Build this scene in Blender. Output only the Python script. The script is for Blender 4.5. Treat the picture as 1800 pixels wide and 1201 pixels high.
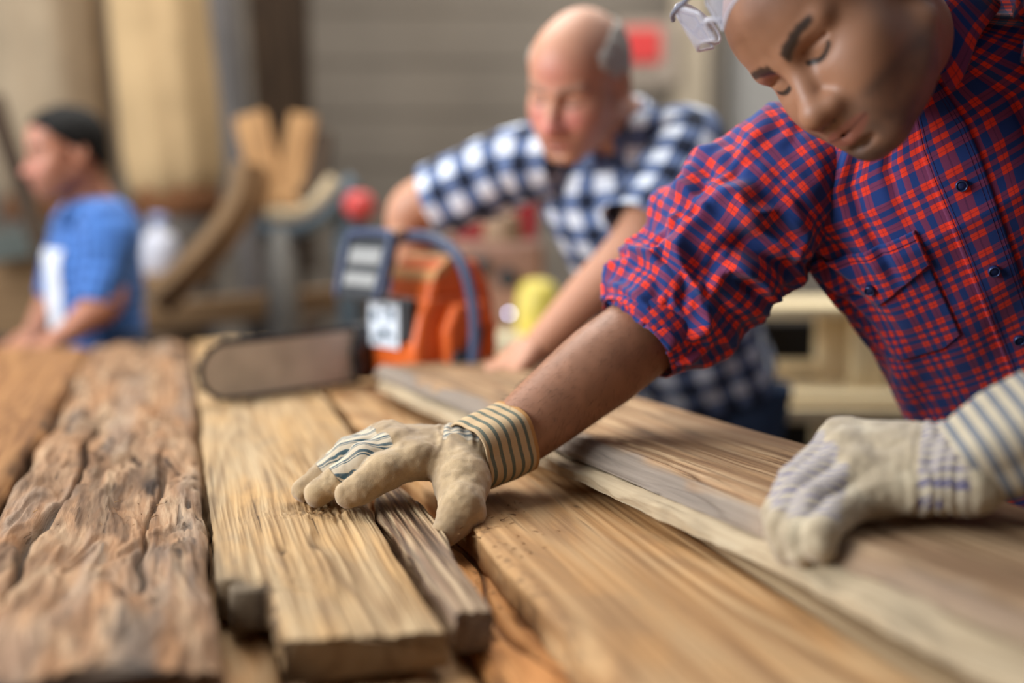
import bpy, bmesh, math, random
import numpy as np
from mathutils import Vector, Matrix

for _o in list(bpy.data.objects):
    bpy.data.objects.remove(_o, do_unlink=True)
scene = bpy.context.scene
COL = scene.collection

# ------------------------------------------------------------------ camera
FPX = 2000.0                      # focal length in pixels of an 1800 x 1201 frame
PITCH = math.atan((600.5 - 356.0) / FPX)
HC = 1.36                         # camera height (m); the planks lie at 1.00 m
cam_data = bpy.data.cameras.new('camera')
cam_data.sensor_width = 36.0
cam_data.lens = 36.0 * FPX / 1800.0
cam_data.clip_start = 0.05
cam_data.dof.use_dof = True
cam_data.dof.focus_distance = 1.312
cam_data.dof.aperture_fstop = 1.03
cam = bpy.data.objects.new('camera', cam_data)
COL.objects.link(cam)
cam.location = (0, 0, HC)
cam.rotation_euler = (math.pi / 2 - PITCH, 0, 0)
scene.camera = cam

# ------------------------------------------------------------------ world, lights, exposure
scene.view_settings.view_transform = 'Standard'
scene.view_settings.look = 'None'
scene.view_settings.gamma = 1.0
scene.view_settings.use_curve_mapping = False
scene.view_settings.exposure = -0.15
world = bpy.data.worlds.new('workshop_daylight')
scene.world = world
world.use_nodes = True
_bg = world.node_tree.nodes['Background']
_bg.inputs['Color'].default_value = (0.80, 0.88, 1.0, 1)
_bg.inputs['Strength'].default_value = 0.42


def area(name, loc, target, sx, sy, power, color):
    l = bpy.data.lights.new(name, 'AREA')
    l.shape = 'RECTANGLE'
    l.size, l.size_y = sx, sy
    l.energy = power
    l.color = color
    o = bpy.data.objects.new(name, l)
    COL.objects.link(o)
    o.location = loc
    o.rotation_euler = (Vector(target) - Vector(loc)).to_track_quat('-Z', 'Y').to_euler()
    return o


area('skylight', (-1.0, 3.0, 4.3), (-0.2, 1.8, 1.0), 2.6, 2.6, 138, (1.0, 0.97, 0.92))
area('side_window', (-3.2, 0.6, 2.3), (0.4, 1.4, 1.2), 2.4, 2.2, 215, (0.93, 0.97, 1.0))
area('rear_skylight', (0.6, 4.6, 4.4), (0.5, 4.2, 1.0), 4.0, 1.6, 110, (1.0, 0.95, 0.86))

# ------------------------------------------------------------------ helpers
_C, _S = math.cos(PITCH), math.sin(PITCH)


def P(px, py, d):
    """World point that lies d metres in front of the camera at a measured photo position."""
    a = (px - 900.0) / FPX
    b = (600.5 - py) / FPX
    return np.array([a * d, d * (_C + b * _S), HC + d * (-_S + b * _C)])


def tag(o, label=None, cat=None, group=None, kind=None):
    if label: o['label'] = label
    if cat: o['category'] = cat
    if group: o['group'] = group
    if kind: o['kind'] = kind
    return o


def empty(name, loc=(0, 0, 0), parent=None):
    o = bpy.data.objects.new(name, None)
    COL.objects.link(o)
    o.location = Vector(loc)
    o.empty_display_size = 0.05
    if parent: attach(o, parent)
    return o


def attach(o, parent):
    o.parent = parent
    o.matrix_parent_inverse = wmat(parent).inverted()


def wmat(o):
    m = o.matrix_basis.copy()
    if o.parent:
        return wmat(o.parent) @ o.matrix_parent_inverse @ m
    return m


def mesh_obj(name, V, Fc, mat=None, parent=None, smooth=True, loc=None, uv=None, attrs=None):
    """V (n,3) in world (or local if loc given) coordinates, Fc list/array of faces."""
    me = bpy.data.meshes.new(name)
    V = np.asarray(V, dtype=np.float64)
    me.from_pydata(V.tolist(), [], Fc.tolist() if isinstance(Fc, np.ndarray) else Fc)
    if uv is not None:
        uv = np.asarray(uv, dtype=np.float32)
        lay = me.uv_layers.new(name='UVMap')
        li = np.zeros(len(me.loops), dtype=np.int32)
        me.loops.foreach_get('vertex_index', li)
        lay.data.foreach_set('uv', uv[li].ravel())
    if attrs:
        for k, a in attrs.items():
            a = np.asarray(a, dtype=np.float32)
            if a.ndim == 1:
                at = me.attributes.new(k, 'FLOAT', 'POINT')
                at.data.foreach_set('value', a)
            else:
                at = me.attributes.new(k, 'FLOAT_COLOR', 'POINT')
                c = np.ones((len(a), 4), dtype=np.float32)
                c[:, :3] = a
                at.data.foreach_set('color', c.ravel())
    if smooth:
        me.polygons.foreach_set('use_smooth', np.ones(len(me.polygons), dtype=bool))
    me.update()
    o = bpy.data.objects.new(name, me)
    COL.objects.link(o)
    if loc is not None: o.location = Vector(loc)
    if mat: me.materials.append(mat)
    if parent: attach(o, parent)
    return o


# ---- value noise
def _hash(ix, iy, iz, seed):
    h = (ix.astype(np.int64) * 374761393 + iy.astype(np.int64) * 668265263 + iz.astype(np.int64) * 2147483647 + seed * 1274126177) & 0xffffffff
    h = ((h ^ (h >> 13)) * 1274126177) & 0xffffffff
    h = (h ^ (h >> 16)) & 0xffffffff
    h = (h * 2246822519) & 0xffffffff
    h = h ^ (h >> 15)
    return h.astype(np.float64) / 4294967295.0 * 2 - 1


def noise(x, y, z=0.0, seed=0):
    x, y, z = np.broadcast_arrays(np.asarray(x, float), np.asarray(y, float), np.asarray(z, float))
    ix, iy, iz = np.floor(x), np.floor(y), np.floor(z)
    fx, fy, fz = x - ix, y - iy, z - iz
    ux, uy, uz = [f * f * f * (f * (f * 6 - 15) + 10) for f in (fx, fy, fz)]
    r = 0
    for dz in (0, 1):
        wz = uz if dz else 1 - uz
        if dz and not np.any(fz): continue
        for dx in (0, 1):
            for dy in (0, 1):
                r = r + _hash(ix + dx, iy + dy, iz + dz, seed) * (ux if dx else 1 - ux) * (uy if dy else 1 - uy) * wz
    return r


def fbm(x, y, z=0.0, seed=0, oct=4):
    r, a, f = 0, 1.0, 1.0
    for i in range(oct):
        r = r + a * noise(np.asarray(x) * f, np.asarray(y) * f, np.asarray(z) * f, seed + i * 17)
        a *= .5; f *= 2.03
    return r


def sstep(a, b, x):
    t = np.clip((np.asarray(x, float) - a) / (b - a), 0, 1)
    return t * t * (3 - 2 * t)


def nrm(v):
    v = np.asarray(v, float)
    return v / (np.linalg.norm(v, axis=-1, keepdims=True) + 1e-12)


# ---- generic meshes
def grid_faces(n, m, wrap=False):
    """n rows of m verts; quads; wrap closes each row."""
    i = np.arange(n - 1)[:, None]
    j = np.arange(m if wrap else m - 1)[None, :]
    a = i * m + j
    b = i * m + (j + 1) % m
    return np.stack([a, b, b + m, a + m], -1).reshape(-1, 4)


def spline(pts, n):
    """Catmull-Rom through pts (k,d), n samples, uniform in parameter."""
    pts = np.asarray(pts, float)
    k = len(pts)
    ext = np.vstack([2 * pts[0] - pts[1], pts, 2 * pts[-1] - pts[-2]])
    t = np.linspace(0, k - 1, n)
    i = np.minimum(t.astype(int), k - 2)
    f = (t - i)[:, None]
    p0, p1, p2, p3 = ext[i], ext[i + 1], ext[i + 2], ext[i + 3]
    return .5 * ((2 * p1) + (-p0 + p2) * f + (2 * p0 - 5 * p1 + 4 * p2 - p3) * f ** 2 + (-p0 + 3 * p1 - 3 * p2 + p3) * f ** 3)


def frames(C, ref):
    """Tangent, and two normals per point of a curve, minimal twist, starting from ref."""
    T = nrm(np.gradient(C, axis=0))
    N = np.zeros_like(C)
    r = np.asarray(ref, float)
    for i in range(len(C)):
        r = r - T[i] * (r @ T[i])
        r = r / np.linalg.norm(r)
        N[i] = r
    B = np.cross(T, N)
    return T, N, B


def tube(C, rad, m=16, ref=(0, 0, 1), flat=1.0, cap=True, disp=None):
    """Lofted tube along C; rad scalar/array; returns V,F,uv (u around in m, v along in m)."""
    C = np.asarray(C, float)
    n = len(C)
    T, N, B = frames(C, ref)
    rad = np.broadcast_to(np.asarray(rad, float), (n,))
    a = np.linspace(0, 2 * np.pi, m, endpoint=False)
    s = np.r_[0, np.cumsum(np.linalg.norm(np.diff(C, axis=0), axis=1))]
    R = rad[:, None] * np.ones((1, m))
    if disp is not None:
        R = R + disp(a[None, :] * np.ones((n, 1)), s[:, None] * np.ones((1, m)))
    V = C[:, None] + R[..., None] * (np.cos(a)[None, :, None] * N[:, None] + flat * np.sin(a)[None, :, None] * B[:, None])
    F = grid_faces(n, m, True)[:, ::-1].tolist()
    V = V.reshape(-1, 3)
    if cap:
        F.append(list(range(m)))
        F.append(list(range((n - 1) * m, n * m))[::-1])
    uv = np.stack([np.broadcast_to(a * rad.mean(), (n, m)), np.broadcast_to(s[:, None], (n, m))], -1).reshape(-1, 2)
    return V, F, uv


def join(*parts):
    """Join (V,F) lists into one."""
    V, F, o = [], [], 0
    for p in parts:
        v, f = p[0], p[1]
        V.append(np.asarray(v, float))
        F += [[i + o for i in q] for q in (f.tolist() if isinstance(f, np.ndarray) else f)]
        o += len(v)
    return np.vstack(V), F


def bbox(c, size, bev=0.004, rot=None, seg=2):
    """Bevelled box: centre, full size; rot a 3x3 with columns = local axes."""
    bm = bmesh.new()
    bmesh.ops.create_cube(bm, size=1.0)
    for v in bm.verts:
        v.co = Vector((v.co.x * size[0], v.co.y * size[1], v.co.z * size[2]))
    if bev:
        bmesh.ops.bevel(bm, geom=bm.edges[:], offset=min(bev, min(size) * .45), segments=seg, affect='EDGES', profile=.5)
    V = np.array([v.co[:] for v in bm.verts])
    bm.verts.index_update()
    F = [[v.index for v in f.verts] for f in bm.faces]
    bm.free()
    if rot is not None: V = V @ np.asarray(rot).T
    return V + np.asarray(c, float), F


def prism(poly, y0, y1, bev=0.004, seg=2):
    """Extrude polygon [(x,z)..] from y0 to y1 (local coords), bevelled."""
    bm = bmesh.new()
    lo = [bm.verts.new((p[0], y0, p[1])) for p in poly]
    f = bm.faces.new(lo)
    r = bmesh.ops.extrude_face_region(bm, geom=[f])
    bmesh.ops.translate(bm, verts=[e for e in r['geom'] if isinstance(e, bmesh.types.BMVert)], vec=(0, y1 - y0, 0))
    bmesh.ops.recalc_face_normals(bm, faces=bm.faces[:])
    if bev:
        bmesh.ops.bevel(bm, geom=bm.edges[:], offset=bev, segments=seg, affect='EDGES', profile=.5, clamp_overlap=True)
    bm.verts.index_update()
    V = np.array([v.co[:] for v in bm.verts])
    F = [[v.index for v in f.verts] for f in bm.faces]
    bm.free()
    return V, F


def lathe(prof, m=24, c=(0, 0, 0), axis=None):
    """Profile [(r,z)...] turned about z (or about axis)."""
    prof = np.asarray(prof, float)
    a = np.linspace(0, 2 * np.pi, m, endpoint=False)
    V = np.stack([prof[:, :1] * np.cos(a), prof[:, :1] * np.sin(a), np.broadcast_to(prof[:, 1:], (len(prof), m))], -1).reshape(-1, 3)
    F = grid_faces(len(prof), m, True).tolist()
    F.append(list(range(m))[::-1]); F.append(list(range((len(prof) - 1) * m, len(prof) * m)))
    if axis is not None:
        z = nrm(axis); x = nrm(np.cross(z, (0.3, .9, .1) if abs(z[2]) > .9 else (0, 0, 1))); y = np.cross(z, x)
        V = V @ np.stack([x, y, z])
    return V + np.asarray(c, float), F


# ---- signed distance modelling
def smin(a, b, k):
    h = np.clip(.5 + .5 * (b - a) / k, 0, 1)
    return b + (a - b) * h - k * h * (1 - h)


def smax(a, b, k):
    return -smin(-a, -b, k)


def s_sphere(p, c, r):
    return np.linalg.norm(p - np.asarray(c, p.dtype), axis=1) - r


def s_ell(p, c, r, rot=None):
    q = p - np.asarray(c, p.dtype)
    if rot is not None: q = q @ np.asarray(rot, p.dtype)
    r = np.asarray(r, p.dtype)
    k0 = np.linalg.norm(q / r, axis=1)
    k1 = np.linalg.norm(q / (r * r), axis=1) + 1e-9
    return k0 * (k0 - 1) / k1


def s_cone(p, a, b, ra, rb):
    a = np.asarray(a, p.dtype); ab = np.asarray(b, p.dtype) - a
    q = p - a
    t = np.clip(q @ ab / (ab @ ab), 0, 1)
    return np.linalg.norm(q - t[:, None] * ab, axis=1) - (ra + t * (rb - ra))


def surface_nets(f, lo, hi, h):
    """Mesh the zero set of f(points)->d inside the box; coarse pass first, fine only near the surface."""
    lo = np.asarray(lo, float); hi = np.asarray(hi, float)
    cs = 4
    nc = np.ceil((hi - lo) / (h * cs)).astype(int) + 1
    n = (nc - 1) * cs + 1
    ax = [lo[i] + h * cs * np.arange(nc[i]) for i in range(3)]
    g = np.stack(np.meshgrid(*ax, indexing='ij'), -1).reshape(-1, 3).astype(np.float32)
    dc = f(g).reshape(nc)
    near = np.abs(dc) < h * cs * 2.4
    m = np.zeros(nc, bool)
    m |= near
    up = np.repeat(np.repeat(np.repeat(m, cs, 0), cs, 1), cs, 2)
    sg = np.repeat(np.repeat(np.repeat(np.sign(dc), cs, 0), cs, 1), cs, 2)
    off = cs // 2
    pad = lambda u: np.pad(u, ((off, cs), (off, cs), (off, cs)), mode='edge')
    sl = tuple(slice(cs - cs + off, off + n[i]) for i in range(3))
    up = np.roll(up, 0)
    # each fine sample belongs to its nearest coarse sample
    idx = [np.clip(np.round(np.arange(n[i]) / cs).astype(int), 0, nc[i] - 1) for i in range(3)]
    upm = m[np.ix_(*idx)]
    val = (np.sign(dc)[np.ix_(*idx)] * 1e3).astype(np.float32)
    ii = np.argwhere(upm)
    pts = (lo + ii * h).astype(np.float32)
    out = np.empty(len(pts), np.float32)
    for s in range(0, len(pts), 400000):
        out[s:s + 400000] = f(pts[s:s + 400000])
    val[upm] = out
    neg = val < 0
    cs_ = tuple(slice(0, -1) for _ in range(3))
    corner = [(a, b, c) for a in (0, 1) for b in (0, 1) for c in (0, 1)]
    cnt = sum(neg[a:neg.shape[0] - 1 + a, b:neg.shape[1] - 1 + b, c:neg.shape[2] - 1 + c].astype(np.int8) for a, b, c in corner)
    act = (cnt > 0) & (cnt < 8)
    cell = np.argwhere(act)
    vid = -np.ones(act.shape, np.int64)
    vid[act] = np.arange(len(cell))
    acc = np.zeros((len(cell), 3)); num = np.zeros(len(cell))
    for d in range(3):
        o1, o2 = [(1, 2), (0, 2), (0, 1)][d]
        for u in (0, 1):
            for v in (0, 1):
                o = np.zeros(3, int); o[o1] = u; o[o2] = v
                a = cell + o
                b = a.copy(); b[:, d] += 1
                va = val[a[:, 0], a[:, 1], a[:, 2]]; vb = val[b[:, 0], b[:, 1], b[:, 2]]
                x = (va < 0) != (vb < 0)
                t = va / (va - vb + 1e-20)
                t = np.clip(t, 0, 1)
                p = a.astype(float); p[:, d] += t
                acc[x] += p[x]; num[x] += 1
    V = lo + h * acc / np.maximum(num, 1)[:, None]
    Q = []
    for d in range(3):
        o1, o2 = [(1, 2), (2, 0), (0, 1)][d]
        s0 = [slice(None)] * 3; s1 = [slice(None)] * 3
        s0[d] = slice(0, -1); s1[d] = slice(1, None)
        ch = neg[tuple(s0)] != neg[tuple(s1)]
        e = np.argwhere(ch)
        ok = (e[:, o1] > 0) & (e[:, o2] > 0) & (e[:, o1] < val.shape[o1] - 1) & (e[:, o2] < val.shape[o2] - 1)
        e = e[ok]
        q = []
        for u, v in ((-1, -1), (0, -1), (0, 0), (-1, 0)):
            c = e.copy(); c[:, o1] += u; c[:, o2] += v
            q.append(vid[c[:, 0], c[:, 1], c[:, 2]])
        q = np.stack(q, 1)
        fl = neg[e[:, 0], e[:, 1], e[:, 2]]
        q[~fl] = q[~fl][:, ::-1]
        Q.append(q)
    Q = np.vstack(Q)
    Q = Q[(Q >= 0).all(1)]
    return V, Q


def vnormals(V, Q):
    Q = np.asarray(Q)
    fn = np.cross(V[Q[:, 2]] - V[Q[:, 0]], V[Q[:, 3]] - V[Q[:, 1]])
    N = np.zeros_like(V)
    for i in range(4):
        np.add.at(N, Q[:, i], fn)
    return nrm(N)

# ------------------------------------------------------------------ materials
def srgb(r, g, b):
    f = lambda c: (c / 255 / 12.92) if c / 255 <= .04045 else ((c / 255 + .055) / 1.055) ** 2.4
    return (f(r), f(g), f(b), 1.0)


class NT:
    def __init__(self, name):
        self.m = bpy.data.materials.new(name)
        self.m.use_nodes = True
        self.t = self.m.node_tree
        self.b = self.t.nodes['Principled BSDF']

    def n(self, kind, **kw):
        nd = self.t.nodes.new('ShaderNode' + kind)
        for k, v in kw.items():
            if k.startswith('i_'):
                nd.inputs[k[2:].replace('_', ' ')].default_value = v
            else:
                setattr(nd, k, v)
        return nd

    def l(self, a, b):
        self.t.links.new(a, b)

    def math(self, op, a, b=None, c=None, clamp=False):
        nd = self.n('Math', operation=op, use_clamp=clamp)
        for i, v in enumerate((a, b, c)):
            if v is None: continue
            if isinstance(v, (int, float)): nd.inputs[i].default_value = v
            else: self.l(v, nd.inputs[i])
        return nd.outputs[0]

    def mix(self, f, a, b, mode='MIX'):
        nd = self.n('Mix', data_type='RGBA', blend_type=mode)
        for i, v in ((0, f), (6, a), (7, b)):
            if isinstance(v, (int, float)): nd.inputs[i].default_value = v
            elif isinstance(v, tuple): nd.inputs[i].default_value = v
            else: self.l(v, nd.inputs[i])
        return nd.outputs[2]

    def ramp(self, f, stops, interp='LINEAR'):
        nd = self.n('ValToRGB')
        cr = nd.color_ramp
        cr.interpolation = interp
        while len(cr.elements) < len(stops): cr.elements.new(0.5)
        for e, (p, c) in zip(cr.elements, stops):
            e.position = p
            e.color = c if isinstance(c, tuple) else (c, c, c, 1)
        self.l(f, nd.inputs[0])
        return nd.outputs[0]

    def noise(self, vec, scale, detail=3, rough=.55, dist=0.0):
        nd = self.n('TexNoise', i_Scale=scale, i_Detail=detail, i_Roughness=rough, i_Distortion=dist)
        if vec is not None: self.l(vec, nd.inputs['Vector'])
        return nd.outputs['Fac']

    def coord(self, kind='Object', scale=(1, 1, 1), loc=(0, 0, 0)):
        tc = self.n('TexCoord')
        mp = self.n('Mapping')
        mp.inputs['Scale'].default_value = scale
        mp.inputs['Location'].default_value = loc
        self.l(tc.outputs[kind], mp.inputs['Vector'])
        return mp.outputs[0]

    def attr(self, name, out='Fac'):
        nd = self.n('Attribute', attribute_name=name)
        return nd.outputs[out]

    def color(self, s): self.l(s, self.b.inputs['Base Color'])

    def bump(self, h, strength=.3, dist=.001):
        nd = self.n('Bump', i_Strength=strength, i_Distance=dist)
        self.l(h, nd.inputs['Height'])
        self.l(nd.outputs[0], self.b.inputs['Normal'])


def plain(name, col, rough=.6, metal=0.0, var=.12, scale=30.0, emit=None, spec=.5, bump=0.0):
    t = NT(name)
    n = t.noise(t.coord(), scale, 3)
    dk = tuple(c * (1 - var) for c in col[:3]) + (1,)
    lt = tuple(min(1, c * (1 + var)) for c in col[:3]) + (1,)
    t.color(t.ramp(n, [(.3, dk), (.7, lt)]))
    t.b.inputs['Roughness'].default_value = rough
    t.b.inputs['Metallic'].default_value = metal
    t.b.inputs['Specular IOR Level'].default_value = spec
    if bump: t.bump(n, bump, .002)
    return t.m


def wood(name, light, mid, dark, seed=0.0, grain=1.0, ring=.5, patch=None, patch_amt=.5, rough=.75, bump=.5, line=.5):
    """Long-grain wood; object x runs along the plank."""
    t = NT(name)
    L = (seed * 3.1, seed * 1.7, seed * .9)
    warp = t.noise(t.coord(scale=(1.3, 5, 5), loc=L), 1.0, 2)
    # cathedral rings: distance-like wave, warped
    v = t.coord(scale=(.55, 9.0 * grain, 9.0 * grain), loc=L)
    big = t.noise(v, 1.0, 2, .5, .3)
    rings = t.math('SINE', t.math('MULTIPLY', big, 95.0))
    rings = t.math('MULTIPLY_ADD', rings, .5, .5)
    streak = t.noise(t.coord(scale=(2.2, 130 * grain, 130 * grain), loc=L), 1.0, 3, .6, .2)
    fine = t.noise(t.coord(scale=(14, 520, 520), loc=L), 1.0, 2, .6)
    base = t.mix(ring, streak, rings)
    base = t.math('ADD', t.math('MULTIPLY', base, .7), t.math('MULTIPLY', fine, .3))
    col = t.ramp(base, [(.22, dark), (.45, mid), (.72, light)])
    # broad tone variation
    bn = t.noise(t.coord(scale=(2.0, 7, 7), loc=L), 1.0, 4, .6)
    col = t.mix(t.ramp(bn, [(.35, 0.0), (.7, 1.0)]), col, t.mix(.55, col, mid))
    if patch is not None:
        pn = t.noise(t.coord(scale=(4.0, 13, 13), loc=(L[0] + 5, L[1], L[2])), 1.0, 4, .65, .8)
        col = t.mix(t.math('MULTIPLY', t.ramp(pn, [(.42, 0.0), (.62, 1.0)]), patch_amt), col, patch)
    # dark hairline checks
    ck = t.noise(t.coord(scale=(3.0, 170 * grain, 170), loc=(L[0] + 9, L[1], L[2])), 1.0, 2, .5, .4)
    ck = t.ramp(ck, [(.26, 1.0), (.33, 0.0)])
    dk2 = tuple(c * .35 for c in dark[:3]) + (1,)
    col = t.mix(t.math('MULTIPLY', ck, line), col, dk2)
    # rot, dirt and the painted end shade carried by the plank itself
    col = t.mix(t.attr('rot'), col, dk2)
    col = t.mix(t.attr('grey'), col, t.mix(streak, srgb(92, 84, 76), srgb(158, 147, 136)))
    col = t.mix(t.attr('pale'), col, t.mix(streak, srgb(140, 120, 94), srgb(192, 174, 144)))
    t.color(col)
    t.b.inputs['Roughness'].default_value = rough
    t.b.inputs['Specular IOR Level'].default_value = .3
    h = t.math('ADD', t.math('MULTIPLY', streak, .6), t.math('ADD', t.math('MULTIPLY', fine, .35), t.math('MULTIPLY', ck, -.6)))
    t.bump(h, bump, .0025)
    return t.m


def plaid(name, seqU, seqV, cols, period, rough=.85, weave=True, thin=None):
    """Woven check from UV in metres. seq: [(end_fraction, 0/1)...]; cols for 0+0, 0+1, 1+1."""
    t = NT(name)
    sep = t.n('SeparateXYZ')
    tc = t.n('TexCoord')
    # slight thread wander
    nz = t.n('TexNoise', i_Scale=60.0, i_Detail=2)
    t.l(tc.outputs['UV'], nz.inputs['Vector'])
    vm = t.n('VectorMath', operation='MULTIPLY_ADD')
    t.l(nz.outputs['Color'], vm.inputs[0])
    vm.inputs[1].default_value = (.0016, .0016, 0)
    t.l(tc.outputs['UV'], vm.inputs[2])
    t.l(vm.outputs[0], sep.inputs[0])
    outs = []
    lines = []
    for i, seq in ((0, seqU), (1, seqV)):
        fr = t.math('FRACT', t.math('DIVIDE', sep.outputs[i], period))
        st, prev = [], 0.0
        for e, c in seq:
            st.append((prev, float(c))); prev = e
        outs.append(t.ramp(fr, st, 'CONSTANT'))
        if thin:
            st = [(0.0, 0.0)]
            for q in thin:
                st += [(q, 1.0), (q + .016, 0.0)]
            lines.append(t.ramp(fr, st, 'CONSTANT'))
    s = t.math('MULTIPLY', t.math('ADD', outs[0], outs[1]), .5)
    col = t.ramp(s, [(0, cols[0]), (.25, cols[1]), (.75, cols[2])], 'CONSTANT')
    for ln in lines:
        col = t.mix(t.math('MULTIPLY', ln, .35), col, tuple(c * .25 for c in cols[0][:3]) + (1,))
    if weave:
        sc = t.n('Mapping'); sc.inputs['Scale'].default_value = (1500, 1500, 1)
        t.l(tc.outputs['UV'], sc.inputs['Vector'])
        w = t.n('TexNoise', i_Scale=1.0, i_Detail=1)
        t.l(sc.outputs[0], w.inputs['Vector'])
        col = t.mix(.18, col, t.mix(1.0, col, w.outputs['Fac'], 'MULTIPLY'))
        t.bump(w.outputs['Fac'], .12, .0008)
    t.color(col)
    t.b.inputs['Roughness'].default_value = rough
    t.b.inputs['Specular IOR Level'].default_value = .2
    t.b.inputs['Sheen Weight'].default_value = .15
    return t.m


def skin_mat(name):
    t = NT(name)
    c = t.attr('col', 'Color')
    n = t.noise(t.coord(), 900, 3, .6)
    n2 = t.noise(t.coord(), 45, 3, .6)
    cc = t.mix(.22, c, t.mix(1.0, c, t.ramp(n2, [(.3, .72), (.7, 1.0)]), 'MULTIPLY'))
    t.color(cc)
    t.b.inputs['Roughness'].default_value = .48
    t.b.inputs['Specular IOR Level'].default_value = .45
    t.b.inputs['Subsurface Weight'].default_value = .12
    t.b.inputs['Subsurface Radius'].default_value = (.012, .005, .003)
    t.b.inputs['Subsurface Scale'].default_value = .5
    t.bump(n, .12, .0006)
    return t.m


def glove_mat(name, leather, cream, stripe, seam):
    """Suede with woven striped panels: attribute 'reg' > 0 is cloth, 'str' is the coordinate across the stripes (m)."""
    t = NT(name)
    n = t.noise(t.coord(), 55, 4, .65)
    n2 = t.noise(t.coord(), 900, 3, .7)
    lt = tuple(min(1, c * 1.12) for c in leather[:3]) + (1,)
    dk = tuple(c * .68 for c in leather[:3]) + (1,)
    lea = t.ramp(n, [(.28, dk), (.5, leather), (.72, lt)])
    lea = t.mix(.35, lea, t.mix(1.0, lea, t.ramp(n2, [(.3, .55), (.7, 1.0)]), 'MULTIPLY'))
    s = t.math('FRACT', t.math('DIVIDE', t.attr('str'), .0098))
    st = t.ramp(s, [(0, 0.0), (.10, 1.0), (.36, 0.0), (.46, 1.0), (.56, 0.0)], 'CONSTANT')
    sn = t.math('MULTIPLY', st, t.ramp(n, [(.25, .6), (.5, 1.0)]))
    clo = t.mix(sn, cream, stripe)
    reg = t.attr('reg')
    f = t.math('GREATER_THAN', reg, 0.0)
    col = t.mix(f, lea, clo)
    sm = t.math('LESS_THAN', t.math('ABSOLUTE', reg), .05)
    col = t.mix(t.math('MULTIPLY', sm, .6), col, seam)
    col = t.mix(t.attr('dirt'), col, srgb(120, 92, 60))
    t.color(col)
    t.b.inputs['Roughness'].default_value = .92
    t.b.inputs['Specular IOR Level'].default_value = .15
    t.b.inputs['Sheen Weight'].default_value = .35
    t.b.inputs['Sheen Roughness'].default_value = .6
    h = t.math('ADD', t.math('MULTIPLY', n2, .9), t.math('MULTIPLY', n, .35))
    t.bump(h, .5, .0016)
    return t.m


def band_mat(name, cream, stripe, period, frac, trim_at, trim):
    """Cuff cloth: stripes across UV v, tan binding beyond trim_at."""
    t = NT(name)
    tc = t.n('TexCoord'); sep = t.n('SeparateXYZ')
    t.l(tc.outputs['UV'], sep.inputs[0])
    v = sep.outputs[1]
    fr = t.math('FRACT', t.math('DIVIDE', v, period))
    st = t.ramp(fr, [(0, 0.0), (.30, 1.0), (.30 + frac, 0.0)], 'CONSTANT')
    n = t.noise(t.coord(), 500, 3, .6)
    col = t.mix(t.math('MULTIPLY', st, t.ramp(n, [(.2, .7), (.5, 1.0)])), cream, stripe)
    col = t.mix(t.math('GREATER_THAN', v, trim_at), col, trim)
    col = t.mix(.2, col, t.mix(1.0, col, n, 'MULTIPLY'))
    t.color(col)
    t.b.inputs['Roughness'].default_value = .9
    t.b.inputs['Specular IOR Level'].default_value = .15
    t.bump(n, .2, .001)
    return t.m


def clear_plastic(name, col, alpha=.25):
    """Thin clear moulding: mostly see-through with a soft surface sheen."""
    t = NT(name)
    n = t.noise(t.coord(), 40, 2)
    t.color(t.ramp(n, [(.3, col), (.7, tuple(min(1, c * 1.05) for c in col[:3]) + (1,))]))
    t.b.inputs['Roughness'].default_value = .10
    t.b.inputs['Alpha'].default_value = alpha
    return t.m


def fabric(name, col, var=.15, scale=60, rough=.9):
    t = NT(name)
    n = t.noise(t.coord(), scale, 3, .6)
    n2 = t.noise(t.coord(), 1400, 2)
    dk = tuple(c * (1 - var) for c in col[:3]) + (1,)
    lt = tuple(min(1, c * (1 + var)) for c in col[:3]) + (1,)
    t.color(t.ramp(n, [(.3, dk), (.7, lt)]))
    t.b.inputs['Roughness'].default_value = rough
    t.b.inputs['Specular IOR Level'].default_value = .2
    t.bump(n2, .2, .0006)
    return t.m

# ------------------------------------------------------------------ setting
TOP = 1.0
mat_floor = plain('floor_concrete', srgb(96, 86, 76), .9, var=.25, scale=3.0)
mat_wall = plain('wall_siding_paint', srgb(138, 128, 116), .85, var=.10, scale=1.6)
mat_band = plain('wall_dark_timber', srgb(78, 62, 46), .85, var=.25, scale=4)


def structure(name, VF, mat, label):
    o = mesh_obj(name, VF[0], VF[1], mat, smooth=False)
    o['kind'] = 'structure'; o['label'] = label
    return o


structure('floor', bbox((0, 3.0, -.05), (12, 10, .1), 0), mat_floor, 'dusty concrete workshop floor')
# back wall of wide lapped boards (far out of focus)
wall_parts = []
for i in range(16):
    z0 = i * .26
    wall_parts.append(([(-5.5, 6.0 - .008, z0), (6.0, 6.0 - .008, z0), (6.0, 6.0, z0 + .27), (-5.5, 6.0, z0 + .27), (-5.5, 6.12, z0), (6.0, 6.12, z0), (6.0, 6.12, z0 + .27), (-5.5, 6.12, z0 + .27)],
                       [[0, 1, 2, 3], [4, 7, 6, 5], [0, 3, 7, 4], [1, 5, 6, 2], [3, 2, 6, 7], [0, 4, 5, 1]]))
structure('wall_back', join(*wall_parts), mat_wall, 'grey-brown lapped board wall at the back of the workshop')
structure('trim_1', bbox((.3, 5.90, 3.18), (11.5, .12, .62), .01), mat_band, 'dark timber band along the top of the back wall')

# the rest of the room: closed behind the camera and on the right, wide door opening on the left
structure('wall_front', bbox((.3, -2.05, 2.1), (11.6, .1, 4.2), 0), mat_band, 'dark timber wall behind the photographer')
structure('wall_right', bbox((6.05, 2.0, 2.1), (.1, 8.2, 4.2), 0), mat_band, 'dark timber wall on the right')
# ------------------------------------------------------------------ planks
DA = np.array([-.28, .96]); DA = DA / np.linalg.norm(DA)
RA = np.array([DA[1], -DA[0]])


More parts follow.
